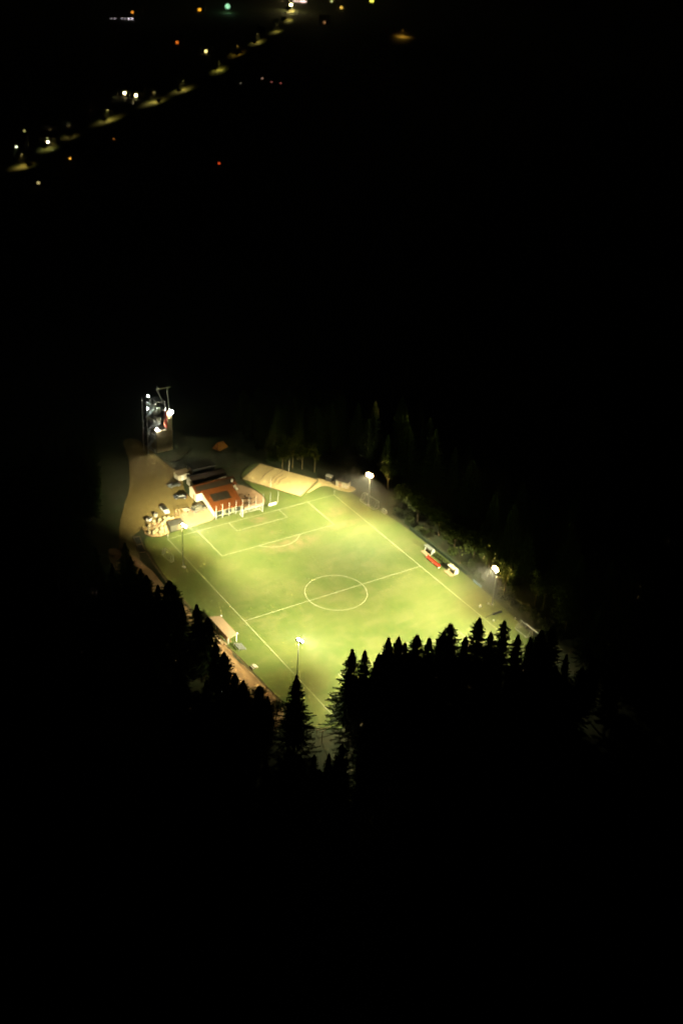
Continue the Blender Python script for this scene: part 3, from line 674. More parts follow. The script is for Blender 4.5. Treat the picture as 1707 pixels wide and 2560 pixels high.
p_black = mat('black_car_paint', (.02, .02, .022), .2, .1, .05, spec=.6); p_grey = mat('grey_van_paint', (.13, .125, .095), .5, .1, .04)
car('silver car side on at the top of the gravel yard near the cream shed', -14.2, 79.3, math.pi, p_silver)
car('black car parked by the clubhouse gable wall', -15.8, 71.2, R(158), p_black)
car('white fronted car standing at the left of the yard, nose to the stone bank', -23.9, 65.9, R(-92), p_white, 4.6)
car('grey van parked on the bright paving in front of the clubhouse', -14.2, 61.2, R(8), p_grey, 4.9, 1.95, 2.0, van=True)
t = thing('car_trailer', 'small open trailer behind the grey van', 'trailer', (-18.0, 62.4, 0), R(8))
MB().box((0, 0, .62), (1.7, 1.2, .08)).box((0, .57, .8), (1.7, .06, .36)).box((0, -.57, .8), (1.7, .06, .36)).box((.83, 0, .8), (.06, 1.08, .36)).box((-.83, 0, .8), (.06, 1.08, .36)).build('body', m_concrete, t)
for s in (-1, 1): MB().tube((0, s*.66, .3), (0, s*.82, .3), .3, n=12).build('wheel', m_rubber, t)
MB().tube((.86, 0, .5), (1.8, 0, .45), .04).build('drawbar', m_dark, t)

# ------------------------------------------------------------------ tower
tw = thing('lookout_tower', 'steel and concrete tower with lit outside stairs beyond the gravel yard', 'tower', (0, 0, 0))
m_towerc = mat('tower_render', (.34, .28, .17), .9, 0, .15, .8)
Y0 = 103.6
MB().box((-6.0, Y0+2.4, 4.1), (6.0, 4.8, 8.2)).build('base_block', m_towerc, tw)
MB().box((-4.0, Y0+1.45, 11.7), (1.9, 2.8, 7.0)).build('shaft', m_towerc, tw)
MB().box((-5.12, Y0+.9, 11.9), (.3, 1.8, 6.4)).build('red_panel', m_red, tw)
m_deck = mat('grey_cladding', (.30, .31, .28), .6, .3, .25, 1.0)
for z in (8.35, 12.2, 16.0, 19.2): MB().box((-6.9, Y0+2.6, z), (3.6 if z < 16 else 3.2, 4.4, .18)).build('deck', m_deck, tw)
for z in (12.2, 16.0):
    MB().box((-7.9, Y0+.5, z+.7), (1.6, .06, 1.2)).build('parapet', m_deck, tw)
    MB().box((-8.72, Y0+2.6, z+.7), (.06, 4.2, 1.2)).build('parapet', m_deck, tw)
MB().box((-7.2, Y0+4.0, 14.2), (2.6, .08, 3.4)).build('rear_screen', m_deck, tw)
MB().box((-7.0, Y0+4.0, 10.4), (3.0, .08, 3.4)).build('rear_screen', m_deck, tw)
for x, y_ in ((-8.7, Y0+.5), (-8.7, Y0+4.6), (-5.4, Y0+.5), (-5.4, Y0+4.6)):
    MB().tube((x, y_, 8.3), (x, y_, 19.2), .12).build('column', m_steel, tw)
for a, b in (((-8.2, Y0+.5, 23.9), (-4.9, Y0+.5, 16.0)), ((-6.9, Y0+3.5, 23.9), (-4.9, Y0+3.5, 16.0)), ((-4.4, Y0+.5, 23.9), (-3.8, Y0+.5, 15.2))):
    MB().tube(a, b, .13).build('raking_leg', m_steel, tw)
MB().box((-5.9, Y0+.6, 24.0), (5.6, .3, .2)).build('top_beam', m_steel, tw)
# stairs: landings and flights with bracing
xs0, xs1, ys0, ys1 = -12.3, -9.5, Y0+.2, Y0+4.0
for x, y_ in ((xs0, ys0), (xs0, ys1), (xs1, ys0), (xs1, ys1)): MB().tube((x, y_, 0), (x, y_, 20.5), .10).build('stair_column', m_steel, tw)
for k in range(7):
    z = k*2.8; a, b = (xs1, xs0) if k % 2 == 0 else (xs0, xs1)
    MB().slab([(a, ys0, z), (b, ys0, z+2.6), (b, ys0+1.3, z+2.6), (a, ys0+1.3, z)], [(a, ys0, z+.12), (b, ys0, z+2.72), (b, ys0+1.3, z+2.72), (a, ys0+1.3, z+.12)]).build('stair_flight', m_steel, tw)
    rl = MB().tube((a, ys0-.02, z+1.1), (b, ys0-.02, z+3.7), .09)
    rl.tube((a, ys0-.02, z+.6), (b, ys0-.02, z+3.2), .03); rl.build('handrail', m_steel, tw)
    MB().tube((xs0, ys0, z+2.7), (xs0, ys1, z+.2), .05).build('brace', m_steel, tw)
    MB().box((b+(.5 if b == xs0 else -.5), ys0+.9, z+2.72), (1.0, 1.8, .1)).build('landing', m_steel, tw)
m_led = emat('tower_lamp_glass', (.86, 1.0, .82), 60); m_led2 = emat('tower_flood_glass', (1, .98, .8), 90)
def tlamp(label, px_, py_, Yp, r_, power, colr, m_, aim=None, wide=150):
    p = GY(px_, py_, Yp); t = thing('tower_lamp', label, 'lamp', p, 0, 'lamps on the tower')
    MB().box((0, .25, 0), (.4, .3, .3)).build('housing', m_dark, t)
    MB().ball((0, 0, 0), r_, 1, .8, 1, 10).build('lens', m_, t, True)
    if aim: spot((0, -r_-.1, -.1), aim, power, colr, wide, 1, .3, t)
    else: point((0, -r_-.25, -.3), power, colr, .3, t)
LED = (.85, 1.0, .84)
tlamp('uppermost greenish white lamp on the tower stairs', 370.5, 990, Y0+.1, .30, 28, LED, m_led)
tlamp('second greenish white lamp down the tower stairs', 370, 1021, Y0+.1, .25, 55, LED, m_led)
tlamp('large white floodlight on the right side of the tower beside the red panel', 429, 1030, Y0-.3, .62, 30, (1, .95, .75), m_led2)
tlamp('white lamp low on the tower deck above the base block', 393, 1074, Y0+.2, .42, 55, (1, .98, .85), m_led2)

# ------------------------------------------------------------------ trees
def leafmat(name, a, b): return mat(name, a, .85, 0, .3, .8, c2=b, spec=.15)
m_needle = leafmat('spruce_needles', (.014, .030, .008), (.034, .052, .014))
m_leaf = leafmat('broad_leaves', (.035, .055, .012), (.065, .08, .018))
m_dry = leafmat('dry_brush', (.24, .15, .06), (.36, .25, .10))
def spruce_meshes(seed, h, r):
    g = random.Random(seed); c = MB(); z = h*.07 if seed % 2 else h*.12
    lean = Vector((g.uniform(-.02, .02), g.uniform(-.02, .02), 0))
    step = h/50
    while z < h*.985:
        t = z/h; nb = g.randint(7, 10); gap = g.random() < .12
        Lb = min(1.0, (1-t)/.16+.12)*r*(1-t)**(.80, .66, .60, .52, .72)[seed-11]*(1.0 if t > .2 else .72+t*1.4)*g.uniform(.82, 1.12)
        for k in range(nb):
            if gap and g.random() < .6: continue
            a = 2*math.pi*(k+g.random()*.9)/nb; l = Lb*g.uniform(.55, 1.13)+.10
            dr = Vector((math.cos(a), math.sin(a), 0)); sd = Vector((-dr.y, dr.x, 0))
            droop = (-.34*(1-t)+g.uniform(-.14, .14)) if t < .8 else .15+g.uniform(-.1, .35)
            o = Vector((0, 0, z+g.uniform(-.2, .2)))+lean*z
            m_ = max(3, int(l/.33)); tw_ = g.uniform(-.25, .25)
            for i in range(m_):
                u = (i+.3)/m_; p = o+dr*(l*u)+sd*(tw_*l*u*u)+Vector((0, 0, droop*l*u*(1.25-.8*u)))
                for s_ in (-1, 1):          # side twigs, longest near the trunk end, pointing forward
                    ln = (.26+.62*(1-u)*min(1.0, l/3))*g.uniform(.6, 1.25); f_ = dr*g.uniform(.5, .9)+sd*s_*g.uniform(.5, .95)+Vector((0, 0, g.uniform(-.45, .05)))
                    q = p+f_*ln; wv = Vector((0, 0, g.uniform(.12, .22)))+dr*.07
                    c.poly([p-wv, q-wv*.3, q+wv*.3, p+wv], [(0, 1, 2, 3)])
                    if g.random() < .45: c.poly([p-dr*.1, p+dr*.12, p+Vector((0, 0, -.5*g.uniform(.5, 1.2)))+sd*g.uniform(-.25, .25)], [(0, 1, 2)])
            e = o+dr*l+sd*(tw_*l)+Vector((0, 0, droop*l*.45)); b0 = o+dr*l*.35+Vector((0, 0, droop*l*.33))
            c.poly([b0-sd*.13, e, b0+sd*.13], [(0, 1, 2)])
        z += step*g.uniform(.8, 1.2)*(1.0 if t < .85 else .6)
    top = lean*h+Vector((0, 0, h))
    for k in range(3):
        a = k*2.1; d = Vector((math.cos(a), math.sin(a), 0))*.17; c.poly([top+Vector((0, 0, .5)), top-Vector((0, 0, 1.6))+d, top-Vector((0, 0, 1.6))-d], [(0, 1, 2)])
    tr = MB(); tr.tube((0, 0, -.3), lean*h*.55+Vector((0, 0, h*.55)), .012*h+.06, .007*h, 8); tr.tube(lean*h*.55+Vector((0, 0, h*.55)), lean*h*.97+Vector((0, 0, h*.97)), .007*h, .02, 6)
    return c, tr
def broad_meshes(seed, h, r, n=900, low=.35, size=.38, limbs=7):
    g = random.Random(seed); c = MB(); tr = MB()
    tr.tube((0, 0, -.3), (0, 0, h*.45), .016*h+.04, .011*h+.02, 8)
    tips = []
    for k in range(limbs):
        a = 2*math.pi*(k+g.random()*.6)/limbs; e = g.uniform(.5, 1.25); l = g.uniform(.4, .62)*h
        s = Vector((0, 0, h*g.uniform(.22, .45))); d = Vector((math.cos(a)*math.cos(e)*r/h*2.2, math.sin(a)*math.cos(e)*r/h*2.2, math.sin(e)))
        m1 = s+d*l*.55+Vector((g.uniform(-.3, .3), g.uniform(-.3, .3), 0)); e1 = m1+(d+Vector((g.uniform(-.3, .3), g.uniform(-.3, .3), .2)))*l*.4
        tr.tube(s, m1, .008*h+.01, .005*h, 6); tr.tube(m1, e1, .005*h, .015, 5); tips += [m1, e1, (m1+e1)/2]
    tips.append(Vector((0, 0, h*.9)))
    for i in range(n):
        ctr = g.choice(tips); q = ctr+Vector((g.gauss(0, r*.24), g.gauss(0, r*.24), g.gauss(0, h*.07)))
        if q.z < h*low*.6: continue
        q.z = min(q.z, h)
        u = Vector((g.uniform(-1, 1), g.uniform(-1, 1), g.uniform(-.6, .6))).normalized()*size*g.uniform(.6, 1.3); v = u.orthogonal().normalized()*size*g.uniform(.4, .9)
        c.poly([q-u, q+v, q+u, q-v], [(0, 1, 2, 3)])
    return c, tr
def proto_tree(name, cat, meshes, mcrown, mtr, first_loc, label, group, scale=None):
    t = thing(name, label, cat, first_loc, 0, group)
    meshes[0].build('crown', mcrown, t); meshes[1].build('trunk', mtr, t)
    if scale: t.scale = scale
    return t
SP = []; SPH = 22.0
for k, r_ in enumerate((5.9, 4.6, 5.0, 6.2, 4.6)):
    SP.append((spruce_meshes(k+11, SPH, r_), r_))
SPT = [None]*5
def spruce(i, x, y, h, label, group=None, wide=1.0):
    s = h/SPH
    if SPT[i] is None:
        t = proto_tree('spruce_tree', 'spruce', SP[i][0], m_needle, m_bark, (x, y, 0), label, group); SPT[i] = t
        t.scale = (s*wide, s*wide, s); t.rotation_euler = (0, 0, rnd.uniform(0, 6)); return t
    return dup(SPT[i], (x, y, 0), rnd.uniform(0, 6), label, group or '', (s*wide, s*wide, s))
def tip(px_, py_, h): 
    p = G(px_, py_, h); return p.x, p.y
# front right row: surveyed tips (px, py, height, variant, width)
row = [(881, 1623, 24.5, 0, 1.05), (914, 1626, 24, 1, 1), (940, 1632, 25, 4, 1.1), (972, 1594, 25.5, 0, 1), (993, 1592, 25, 2, 1), (1014, 1606, 24.5, 1, 1), (1039, 1586, 25, 3, .85), (1075, 1595, 24, 1, 1.1), (1106, 1576, 23.5, 2, 1), (1131, 1559, 23, 3, .95), (1162, 1586, 23, 4, 1.15), (1197, 1544, 22.5, 1, 1.25), (1227, 1582, 22, 4, 1.1), (1259, 1549, 21, 3, .8), (1297, 1584, 20.5, 2, .9), (1326, 1592, 20, 0, .9), (1352, 1572, 21, 2, 1), (1383, 1560, 22, 1, 1.1)]
bushy = []
for k, (a, b, h, v, wd) in enumerate(row):
    x, y = tip(a, b, h)
    if k in (): bushy.append((x, y, h, k)); continue
    spruce(v, x, y, h, '%s spruce from the left in the dark row before the near goal line' % ORD[k], 'spruces in the near row', wd*1.1)
x, y = tip(742, 1688, 22.5)
spruce(0, x, y, 22.5, 'lone spruce whose tip covers the near left floodlight pole', None, 1.12)
for k, (a, b, h) in enumerate(((722, 1868, 15), (752, 1892, 14), (786, 1886, 13), (822, 1880, 14), (856, 1862, 15), (800, 1925, 15), (765, 1935, 14))):
    x, y = tip(a, b, h); spruce((0, 2, 1, 4, 3, 2, 1)[k], x, y, h, 'low unlit spruce in the black gap below the near corner of the pitch', 'low spruces below the near corner')
left = [(313, 1356, 16, 1), (330, 1392, 16, 4), (352, 1420, 16, 1), (369, 1437, 17, 2), (396, 1462, 17, 1), (423, 1449, 19, 3), (437, 1462, 18, 0), (450, 1500, 17, 1), (492, 1511, 19, 0), (516, 1543, 18, 2), (540, 1606, 17, 1), (563, 1630, 17.5, 2), (588, 1683, 17, 1), (607, 1699, 17, 2), (649, 1713, 15, 3), (668, 1742, 13, 4)]
for k, (a, b, h, v) in enumerate(left):
    x, y = tip(a, b, h)
    spruce(v, x, y, h, '%s spruce from the top in the dark row along the left path' % ORD[k], 'spruces along the left path', 1.3)
# forest masses, same label because the dark hides any difference
def scatter(n, poly_fn, hr, label, group, seed, mind=4.2, kinds=(0, 1, 2, 3, 4), chk=False):
    g = random.Random(seed); pts = []; tries = 0
    while len(pts) < n and tries < 20000:
        tries += 1; p = poly_fn(g)
        if p and all((p[0]-q[0])**2+(p[1]-q[1])**2 > mind*mind for q in pts): pts.append(p)
    for p in pts:
        hh = g.uniform(*hr)
        if chk and not hidden(p[0], p[1], hh+1): continue
        spruce(g.choice(kinds), p[0], p[1], hh, label, group, g.uniform(.9, 1.15))
def reg_front(g):
    x = g.uniform(-50, 50); y = g.uniform(-82, -56)
    return (x, y) if y < -60-.30*(x+20) or x < -40 and y < -62 else None
scatter(70, reg_front, (15, 19), 'unlit spruce inside the black forest in front of the near row', 'unlit spruces in the near forest', 5, chk=True)
def reg_left(g):
    y = g.uniform(-70, 62); x = g.uniform(-76, -56); return (x, y)
scatter(95, reg_left, (11.5, 15), 'unlit spruce inside the black forest left of the path', 'unlit spruces in the left forest', 6, 3.6, chk=True)
def reg_right(g):
    y = g.uniform(-60, 70); x = g.uniform(53, 82); return (x, y)
def reg_corner(g):
    x = g.uniform(40, 84); y = g.uniform(-90, -58); return (x, y) if y < -52-.2*(x-40) else None
scatter(34, reg_corner, (15, 19), 'unlit spruce in the black forest beyond the near right corner', 'unlit spruces beyond the near right corner', 15, 4.8)
scatter(46, reg_right, (15, 22), 'faint spruce in the dark forest beyond the right fence', 'faint spruces in the right forest', 8, 4.5)
def reg_yard(g):
    v = g.uniform(0, 1); o_ = g.uniform(2, 22); return (-50+34*v-o_, 60+64*v+o_*.4)
scatter(46, reg_yard, (12, 16), 'unlit spruce in the black forest left of the gravel yard', 'unlit spruces left of the yard', 12, 4.4, chk=True)
def reg_far(g):
    x = g.uniform(24, 60); y = g.uniform(74, 104); return (x, y) if y > 66+(48-x)*.55 else None
scatter(30, reg_far, (14, 20), 'faint spruce in the dark forest behind the sand court', 'faint spruces behind the sand court', 9, 4.6)

# broadleaved trees, thin birches and shrubs
BR = [proto_tree('birch_tree', 'birch', broad_meshes(21, 13, 2.6, 500, .45, .32, 6), m_leaf, m_palebark, (43.5, -24.5, 0), 'pale stemmed birch directly behind the near right floodlight mast', 'birches behind the right fence'),
      proto_tree('broadleaf_tree', 'broadleaf tree', broad_meshes(22, 11, 3.8, 1300, .3, .36, 8), m_leaf, m_bark, (44.5, 21.5, 0), 'bushy green tree behind the top end of the right fence', 'broadleaf trees behind the right fence')]
TB = None
for x, y, h, k in bushy:
    lab = 'bushy round topped dark tree among the spruces before the near goal line'
    if TB is None: TB = proto_tree('broadleaf_tree', 'broadleaf tree', broad_meshes(31, 22, 4.2, 2600, .25, .42, 11), m_needle, m_bark, (x, y, 0), lab, 'bushy trees in the near row'); TB.scale = (h/22,)*3
    else: dup(TB, (x, y, 0), k, lab, 'bushy trees in the near row', (h/22,)*3)
for k, (x, y, s, lab) in enumerate(((45.5, -14.2, .95, 'slim birch catching yellow light above the blue banner'), (47.5, -33.5, .9, 'slim birch stem right of the near right floodlight mast'), (48.6, -36.0, 1.0, 'twin slim birch stem farthest right beyond the near mast'), (44.0, -20.5, .8, 'short birch just above the near right floodlight lamps'))):
    dup(BR[0], (x, y, 0), k*1.3, lab, 'birches behind the right fence', (s, s, s))
for k, (px_, py_, lab) in enumerate(((731, 1170, 'tall thin birch stem at the far edge of the sand court'), (706, 1172, 'thin birch behind the middle of the sand court'), (786, 1180, 'thin birch behind the right end of the sand court'), (755, 1172, 'thin birch between the two taller stems behind the sand court'), (968, 1222, 'birch in the dark right of the far right floodlight mast'))):
    p = G(px_, py_); dup(BR[0], (p.x, p.y, 0), k*2.0, lab, 'birches behind the sand court', (.9, .9, (1.25, .7, .95, .8, .9)[k]))
bl = [(46, 12, 1.0), (45.5, 3, .9), (46.8, -5, 1.1), (48.5, 27, 1.1), (44.8, 31, .85), (50, -44, 1.1), (46.5, -48, .9)]
for k, (x, y, s) in enumerate(bl):
    dup(BR[1], (x, y, 0), k*1.1, '%s bushy broadleaf tree from the top behind the right fence' % ORD[k+1], 'broadleaf trees behind the right fence', (s, s, s*.9))
for k, (px_, py_, s, lab) in enumerate(((1338, 1640, .55, 'green lit leafy tree at the right end of the near spruce row'), (650, 1760, .5, 'olive leafy bush tree left of the lone spruce'), (690, 1800, .55, 'olive bush tree at the left foot of the lone spruce'))):
    p = G(px_, py_); dup(BR[1], (p.x, p.y, 0), k, lab, 'leafy trees at the near corners', (s, s, s))
def shrub_mb(seed, r=1.0, n=260, s=.16):
    g = random.Random(seed); c = MB()
    for i in range(n):
        a = g.uniform(0, 6.28); q = Vector((math.cos(a)*r*g.random()**.6, math.sin(a)*r*g.random()**.6, r*1.3*g.random()**.8*(1-.3*g.random())))
        u = Vector((g.uniform(-1, 1), g.uniform(-1, 1), g.uniform(-.4, 1))).normalized()*s*g.uniform(.6, 1.4); v = u.orthogonal().normalized()*s*g.uniform(.4, .8)
        c.poly([q-u, q+v, q+u, q-v], [(0, 1, 2, 3)])
    for i in range(9):
        a = i*.7; c.tube((0, 0, -.1), (math.cos(a)*r*.6, math.sin(a)*r*.6, r*1.1), .03, .01, 4)
    return c
SG = shrub_mb(1).build('shrub', m_leaf); SD = shrub_mb(2, 1.0, 220, .15).build('shrub', m_dry)
tag(SG, 'green shrub behind the right fence and dugouts', 'shrub', 'green shrubs along the right fence'); tag(SD, 'dry tan shrub beside the left path', 'shrub', 'dry shrubs along the left path')
g = random.Random(4); firstg = firstd = True
for i in range(70):
    o = SG if firstg else SG.copy()
    if not firstg: col.objects.link(o)
    firstg = False
    y = g.uniform(-50, 33); o.location = (41.8+g.random()**1.5*7.5, y, -.1); s = g.uniform(.7, 1.8); o.scale = (s, s, s*g.uniform(.7, 1.2)); o.rotation_euler = (0, 0, g.uniform(0, 6))
for i in range(46):
    o = SD if firstd else SD.copy()
    if not firstd: col.objects.link(o)
    firstd = False
    y = g.uniform(-46, 50); o.location = (-47.5-g.random()*5+(2.5 if y > 25 else 0), y, -.1); s = g.uniform(.5, 1.2); o.scale = (s, s, s*.7); o.rotation_euler = (0, 0, g.uniform(0, 6))
for i, (x, y) in enumerate(((-34.6, 57.6), (-32.0, 59.9), (-27.2, 56.6), (-24.8, 58.0), (-22.6, 59.0), (-33.0, 55.9))):
    o = SD.copy(); col.objects.link(o); o.location = (x, y, .3); o.scale = (.8, .8, .8); tag(o, 'dry pale shrub growing among the boulders of the stone bank', 'shrub', 'dry shrubs on the stone bank')
for i, (x, y) in enumerate(((38.0, 2.2), (38.1, .8), (38.2, -.6), (38.1, -2.0), (38.0, -3.4), (38.1, -4.6))):
    o = SG.copy(); col.objects.link(o); o.location = (x, y, 0); o.scale = (.9, .9, .9); tag(o, 'dark green hedge shrub standing between the two dugouts', 'shrub', 'hedge shrubs between the dugouts')

# ------------------------------------------------------------------ the village in the valley
rp = [(-40, 455), (60, 418), (121, 372), (176, 342), (272, 301), (386, 256), (458, 225), (548, 174), (594, 135), (644, 104), (692, 79), (721, 50), (728, 28), (752, 8), (800, -20)]
rw = [G(a, b) for a, b in rp]; rm = MB(); hwid = 3.6; P = []
for i, p in enumerate(rw):
    a = rw[max(0, i-1)]; b = rw[min(len(rw)-1, i+1)]; d = (b-a); d.z = 0; d.normalize(); n = Vector((-d.y, d.x, 0))*hwid
    P += [(p.x+n.x, p.y+n.y, -.08), (p.x-n.x, p.y-n.y, -.08)]
rm.poly(P, [(2*i, 2*i+1, 2*i+3, 2*i+2) for i in range(len(rw)-1)])
tag(rm.build('village_road', m_tarm), kind='structure')
vg = MB(); P = []
m_verge = mat('verge_grass', (.045, .085, .012), .95, 0, .5, .12, c2=(.12, .13, .02))
for i, p in enumerate(rw):
    a = rw[max(0, i-1)]; b = rw[min(len(rw)-1, i+1)]; d = (b-a); d.z = 0; d.normalize(); n = Vector((-d.y, d.x, 0))*26
    P += [(p.x+n.x, p.y+n.y, -.16), (p.x-n.x, p.y-n.y, -.16)]
vg.poly(P, [(2*i, 2*i+1, 2*i+3, 2*i+2) for i in range(len(rw)-1)])
tag(vg.build('road_verge', m_verge), kind='structure')
YEL = (1.0, .84, .40)
def lensm(c, s, cache={}):
    k = (c, s)
    if k not in cache: cache[k] = emat('street_lamp_glass', c, s)
    return cache[k]
def street_lamp(px_, py_, power, label, c=YEL, es=0, r_=.22, h=7.0, size=98, grp='street lamps on the valley road', off=3.8, stretch=4.6):
    p = G(px_, py_); 
    i_ = min(range(len(rw)-1), key=lambda i: ((rw[i]+rw[i+1])/2-p).length); dd = rw[i_+1]-rw[i_]
    t = thing('street_lamp', label, 'street lamp', (p.x, p.y, -.3), math.atan2(dd.y, dd.x)-math.pi/2, grp)
    MB().tube((off, 0, 0), (off, 0, h), .12, .08, 6).build('pole', m_steel, t)
    MB().tube((off, 0, h), (0, 0, h+.35), .06, .05, 6).build('arm', m_steel, t)
    hd = MB().box((-.2, 0, h+.38), (1.0, .4, .2)).build('lamp_head', m_steel, t)
    MB().ball((-.2, 0, h+.18), r_, 1, 1, .6, 8).build('lens', lensm(c, es if es else 2.5), hd, True)
    so = spot((-.2, 0, h-.2), (-.2, 0, 0), power, c, size, 1, .3, t); so.rotation_euler = (0, 0, 0); so.scale = (1, stretch, 1)
TP = 1150
for a in ((58, 416, TP*1.25, 'street lamp pooling light on the road at the lower left end', (1, .8, .25)), (121, 372, TP*.7, 'street lamp below the bright white dot at far left', (.85, .9, .3)),
          (175, 342, TP*.28, 'faint street lamp in the first bend of the valley road', (1, .85, .35)), (272, 300, TP*1.5, 'street lamp with a long light pool above the dark field', (.95, .84, .26)),
          (387, 255, TP*1.7, 'street lamp with the widest light pool right of the two bright house lights', (.95, .84, .28)), (458, 225, TP*1.7, 'street lamp with a sharp light pool where the road climbs', (.95, .82, .25)),
          (549, 175, TP*1.9, 'street lamp under green lit trees halfway up the valley road', (.9, .84, .18)), (594, 134, TP*1.5, 'amber street lamp above the green lit trees', (1, .66, .10)),
          (645, 105, TP*2.2, 'street lamp with a broad olive light pool', (.95, .82, .22)), (692, 79, TP*1.1, 'small street lamp below the bright village crossing', (.95, .85, .25)),
          (722, 50, TP*3.0, 'street lamp just under the bright village crossing', (1, .86, .25))):
    street_lamp(a[0], a[1], a[2], a[3], a[4], stretch=2.0 if a[0] < 200 else 4.2)
street_lamp(728, 30, TP*4.5, 'bright yellow street lamp at the village crossing', (1, .85, .3), 8, .7)
street_lamp(1006, 92, TP*2.0, 'lonely amber street lamp on the dark hillside road at upper right', (1, .55, .06), size=135)
rr_ = [G(980, 82), G(1000, 90), G(1030, 95), G(1075, 98)]; sm = MB(); P = []
for i, p in enumerate(rr_):
    a = rr_[max(0, i-1)]; b = rr_[min(3, i+1)]; d = (b-a).normalized(); n = Vector((-d.y, d.x, 0))*6; P += [(p.x+n.x, p.y+n.y, -.1), (p.x-n.x, p.y-n.y, -.1)]
tag(sm.poly(P, [(2*i, 2*i+1, 2*i+3, 2*i+2) for i in range(3)]).build('hillside_road', mat('hill_road', (.2, .18, .15), .9)), kind='structure')

m_wallv = mat('village_wall', (.14, .12, .09), .9); m_roofv = mat('village_roof', (.06, .035, .025), .9)
def house(px_, py_, label, c, es, wr, lamp=0, rz=.4, name='village_house'):
    p = G(px_, py_, 2.2); t = thing(name, label, 'house', (p.x, p.y, -.3), rz, None)
    w_, d_, h = 11, 9, 5.5
    o = 4.6
    MB().slab([(-w_/2, -d_/2+o, 0), (-w_/2, d_/2+o, 0), (-w_/2, d_/2+o, h), (-w_/2, o, h+3.2), (-w_/2, -d_/2+o, h)], [(w_/2, -d_/2+o, 0), (w_/2, d_/2+o, 0), (w_/2, d_/2+o, h), (w_/2, o, h+3.2), (w_/2, -d_/2+o, h)]).build('wall', m_wallv, t)
    for s in (-1, 1):
        P = [(-w_/2-.4, o+s*(d_/2+.5), h-.25), (w_/2+.4, o+s*(d_/2+.5), h-.25), (w_/2+.4, o, h+3.4), (-w_/2-.4, o, h+3.4)]
        MB().slab(P, [(a, b, z+.2) for a, b, z in P]).build('roof', m_roofv, t)
    # a lit window with a globe lamp hung in it
    f_ = MB().box((0, -.02, 2.5), (wr*1.5, .16, wr*1.4)).build('window', m_white, t)
    MB().box((0, -.14, 2.5), (wr*1.2, .1, wr*1.1)).build('lit_pane', lensm(c, es*.7), f_)
    MB().box((3.2, o-d_/2-.03, 1.1), (1.0, .1, 2.2)).build('door', m_wood, t)
    if lamp: spot((0, -2.2, 3.2), (0, -3.0, 0), lamp, c, 150, 1, .3, t)
HZ = R(-34)
for a in ((312.5, 232.5, 'house with the left of two bright yellow white lights', (1, .86, .42), 15, 1.25, 0), (340.5, 238.5, 'house with the right of two bright yellow white lights', (1, .86, .42), 15, 1.25, 0),
          (120.5, 355, 'house with a small bright white light above the lower left lamps', (1, .93, .6), 11, 1.0, 0), (42, 367, 'house with a dim green white light at the left edge', (.75, .85, .5), 2.2, 1.0, 0),
          (499.5, 24, 'house with an orange light left of the green one', (1, .42, .02), 1.6, 2.0, 0), (331.5, 30.5, 'house with a dim orange light above the row of tiny lights', (1, .35, .03), .9, 1.7, 0),
          (342.5, 30.5, 'house with the fainter orange light of the pair at the top left', (1, .35, .03), .35, 1.4, 0), (443, 106, 'house with a double red orange light in the dark', (1, .22, .02), .7, 1.8, 0),
          (515, 128, 'house with a warm pale light below the orange one', (1, .75, .25), 1.8, 1.9, 0), (548, 408, 'single red light house alone in the dark field', (1, .10, .02), .5, .9, 0),
          (176, 396, 'house with a tiny orange light below the first bend', (1, .42, .04), 1.3, .8, 0), (62, 327, 'house with a faint olive light at upper far left', (.7, .65, .2), .35, 1.1, 0),
          (127, 326, 'house with a faint olive light above the bright white dot', (.7, .7, .25), .5, .8, 0), (97, 457, 'house with a faint light below the lower left lamp', (.8, .65, .25), .35, 1.3, 0),
          (811, 56, 'house with a dim brown light right of the crossing', (.9, .42, .15), .3, 1.8, 0), (853, 19, 'house with an orange light near the top edge', (1, .6, .08), 1.0, 2.2, 0),
          (829, 3, 'house with a pale green light on the top edge', (.7, .8, .3), .8, 1.8, 0), (929, 1, 'house with a yellow green light on the top edge', (.85, .85, .08), 2.2, 3.0, 0),
          (656, 196, 'house with the leftmost of three tiny pink lights', (1, .6, .4), .35, .8, 0), (679, 205, 'house with the middle of three tiny pink lights', (1, .3, .25), .3, .6, 0),
          (702, 208, 'house with the rightmost of three tiny pink lights', (1, .25, .2), .35, .6, 0), (602, 208, 'house with a tiny white light left of the three pink ones', (.9, .9, .7), .4, .5, 0),
          (285, 347, 'house with a tiny orange light under the long light pool', (1, .35, .05), .4, .5, 0)):
    house(a[0], a[1], a[2], a[3], a[4], a[5], a[6], HZ)
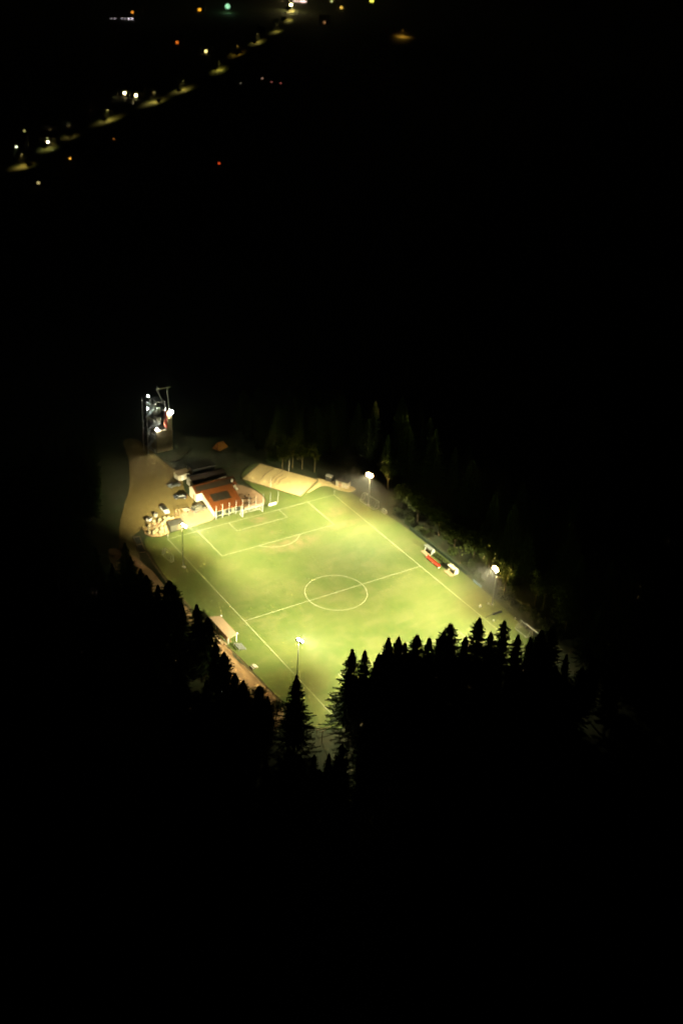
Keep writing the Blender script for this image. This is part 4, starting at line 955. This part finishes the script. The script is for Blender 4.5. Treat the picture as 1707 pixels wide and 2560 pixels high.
# village square light: greenish lamp and the pale lit hall at the crossing
def globe(px_, py_, label, c, es, r_, power, z=6.0):
    p = G(px_, py_, z); t = thing('globe_lamp', label, 'lamp', (p.x, p.y, -.3), 0, None)
    MB().tube((0, 0, 0), (0, 0, z), .15, .1, 6).build('pole', m_steel, t)
    MB().ball((0, 0, z+.3), r_, n=10).build('globe', lensm(c, es), t, True)
    point((0, 0, z-r_-.3), power, c, .4, t)
globe(569, 16, 'large green white lamp alone left of the village crossing', (.42, 1.0, .55), .55, 2.6, 500)
globe(727.5, 12, 'bright yellow white globe lamp at the village crossing', (1, .85, .35), 8, 1.7, 6000)
t = thing('lit_hall', 'hall with a long pale pink lit front at the top of the crossing', 'hall', tuple(G(745, 9, 0)), R(-34))
MB().box((0, 4, 3), (22, 8, 6)).build('wall', m_wallv, t); MB().box((0, 4, 6.3), (23, 9, .5)).build('roof', m_roofv, t)
MB().box((2.0, -.1, 2.6), (15, .15, 2.2)).build('lit_front', lensm((1, .72, .60), .5), t); MB().box((5.5, -.25, 2.6), (5, .15, 2.0)).build('lit_sign', lensm((1, .65, .6), 1.3), t)
for i, a in enumerate((279, 288, 305, 313, 322, 330.5)):
    p = G(a, 47, 1.0); t = thing('bollard_light', '%s tiny white light from the left in the row at the top left' % ORD[i], 'bollard light', (p.x, p.y, -.3), 0, 'row of tiny lights at the top left')
    MB().tube((0, 0, 0), (0, 0, 1.0), .15, n=6).build('post', m_dark, t); MB().ball((0, 0, 1.4), .55 if i < 4 else .9, n=6).build('lens', lensm((1, .85, .95), .5 if i < 4 else .9), t)
# trees by the street lamps, lit from beneath
for k, (px_, py_, s) in enumerate(((541, 165, 1.0), (538, 186, .8), (592, 150, .9), (176, 356, .8), (188, 325, .6), (112, 382, .7), (262, 296, .7), (262, 312, .55), (382, 247, .8), (398, 264, .55), (452, 217, .8), (446, 236, .5), (652, 92, .9), (636, 118, .8), (690, 68, .8), (720, 38, .9), (602, 144, .7), (50, 408, .7), (74, 428, .6), (710, 62, .8))):
    p = G(px_, py_); dup(BR[1], (p.x, p.y, -.3), k, '%s roadside tree from the left end of the list along the valley road' % ORD[k] if False else 'roadside tree lit from below by the lamps of the valley road', 'roadside trees in the valley', (s, s, s))

# ------------------------------------------------------------------ night air: thin even haze round everything
HAZE = 0.0006
hz = bpy.data.materials.new('haze_air'); hz.use_nodes = True; t = hz.node_tree
t.nodes.remove(t.nodes['Principled BSDF']); pv = t.nodes.new('ShaderNodeVolumePrincipled')
pv.inputs['Color'].default_value = (1, .98, .90, 1); pv.inputs['Density'].default_value = HAZE; pv.inputs['Anisotropy'].default_value = .3
t.links.new(pv.outputs[0], [n for n in t.nodes if n.type == 'OUTPUT_MATERIAL'][0].inputs['Volume'])
tag(MB().box((600, 1000, 90), (4400, 3800, 260)).build('haze', hz), kind='stuff')
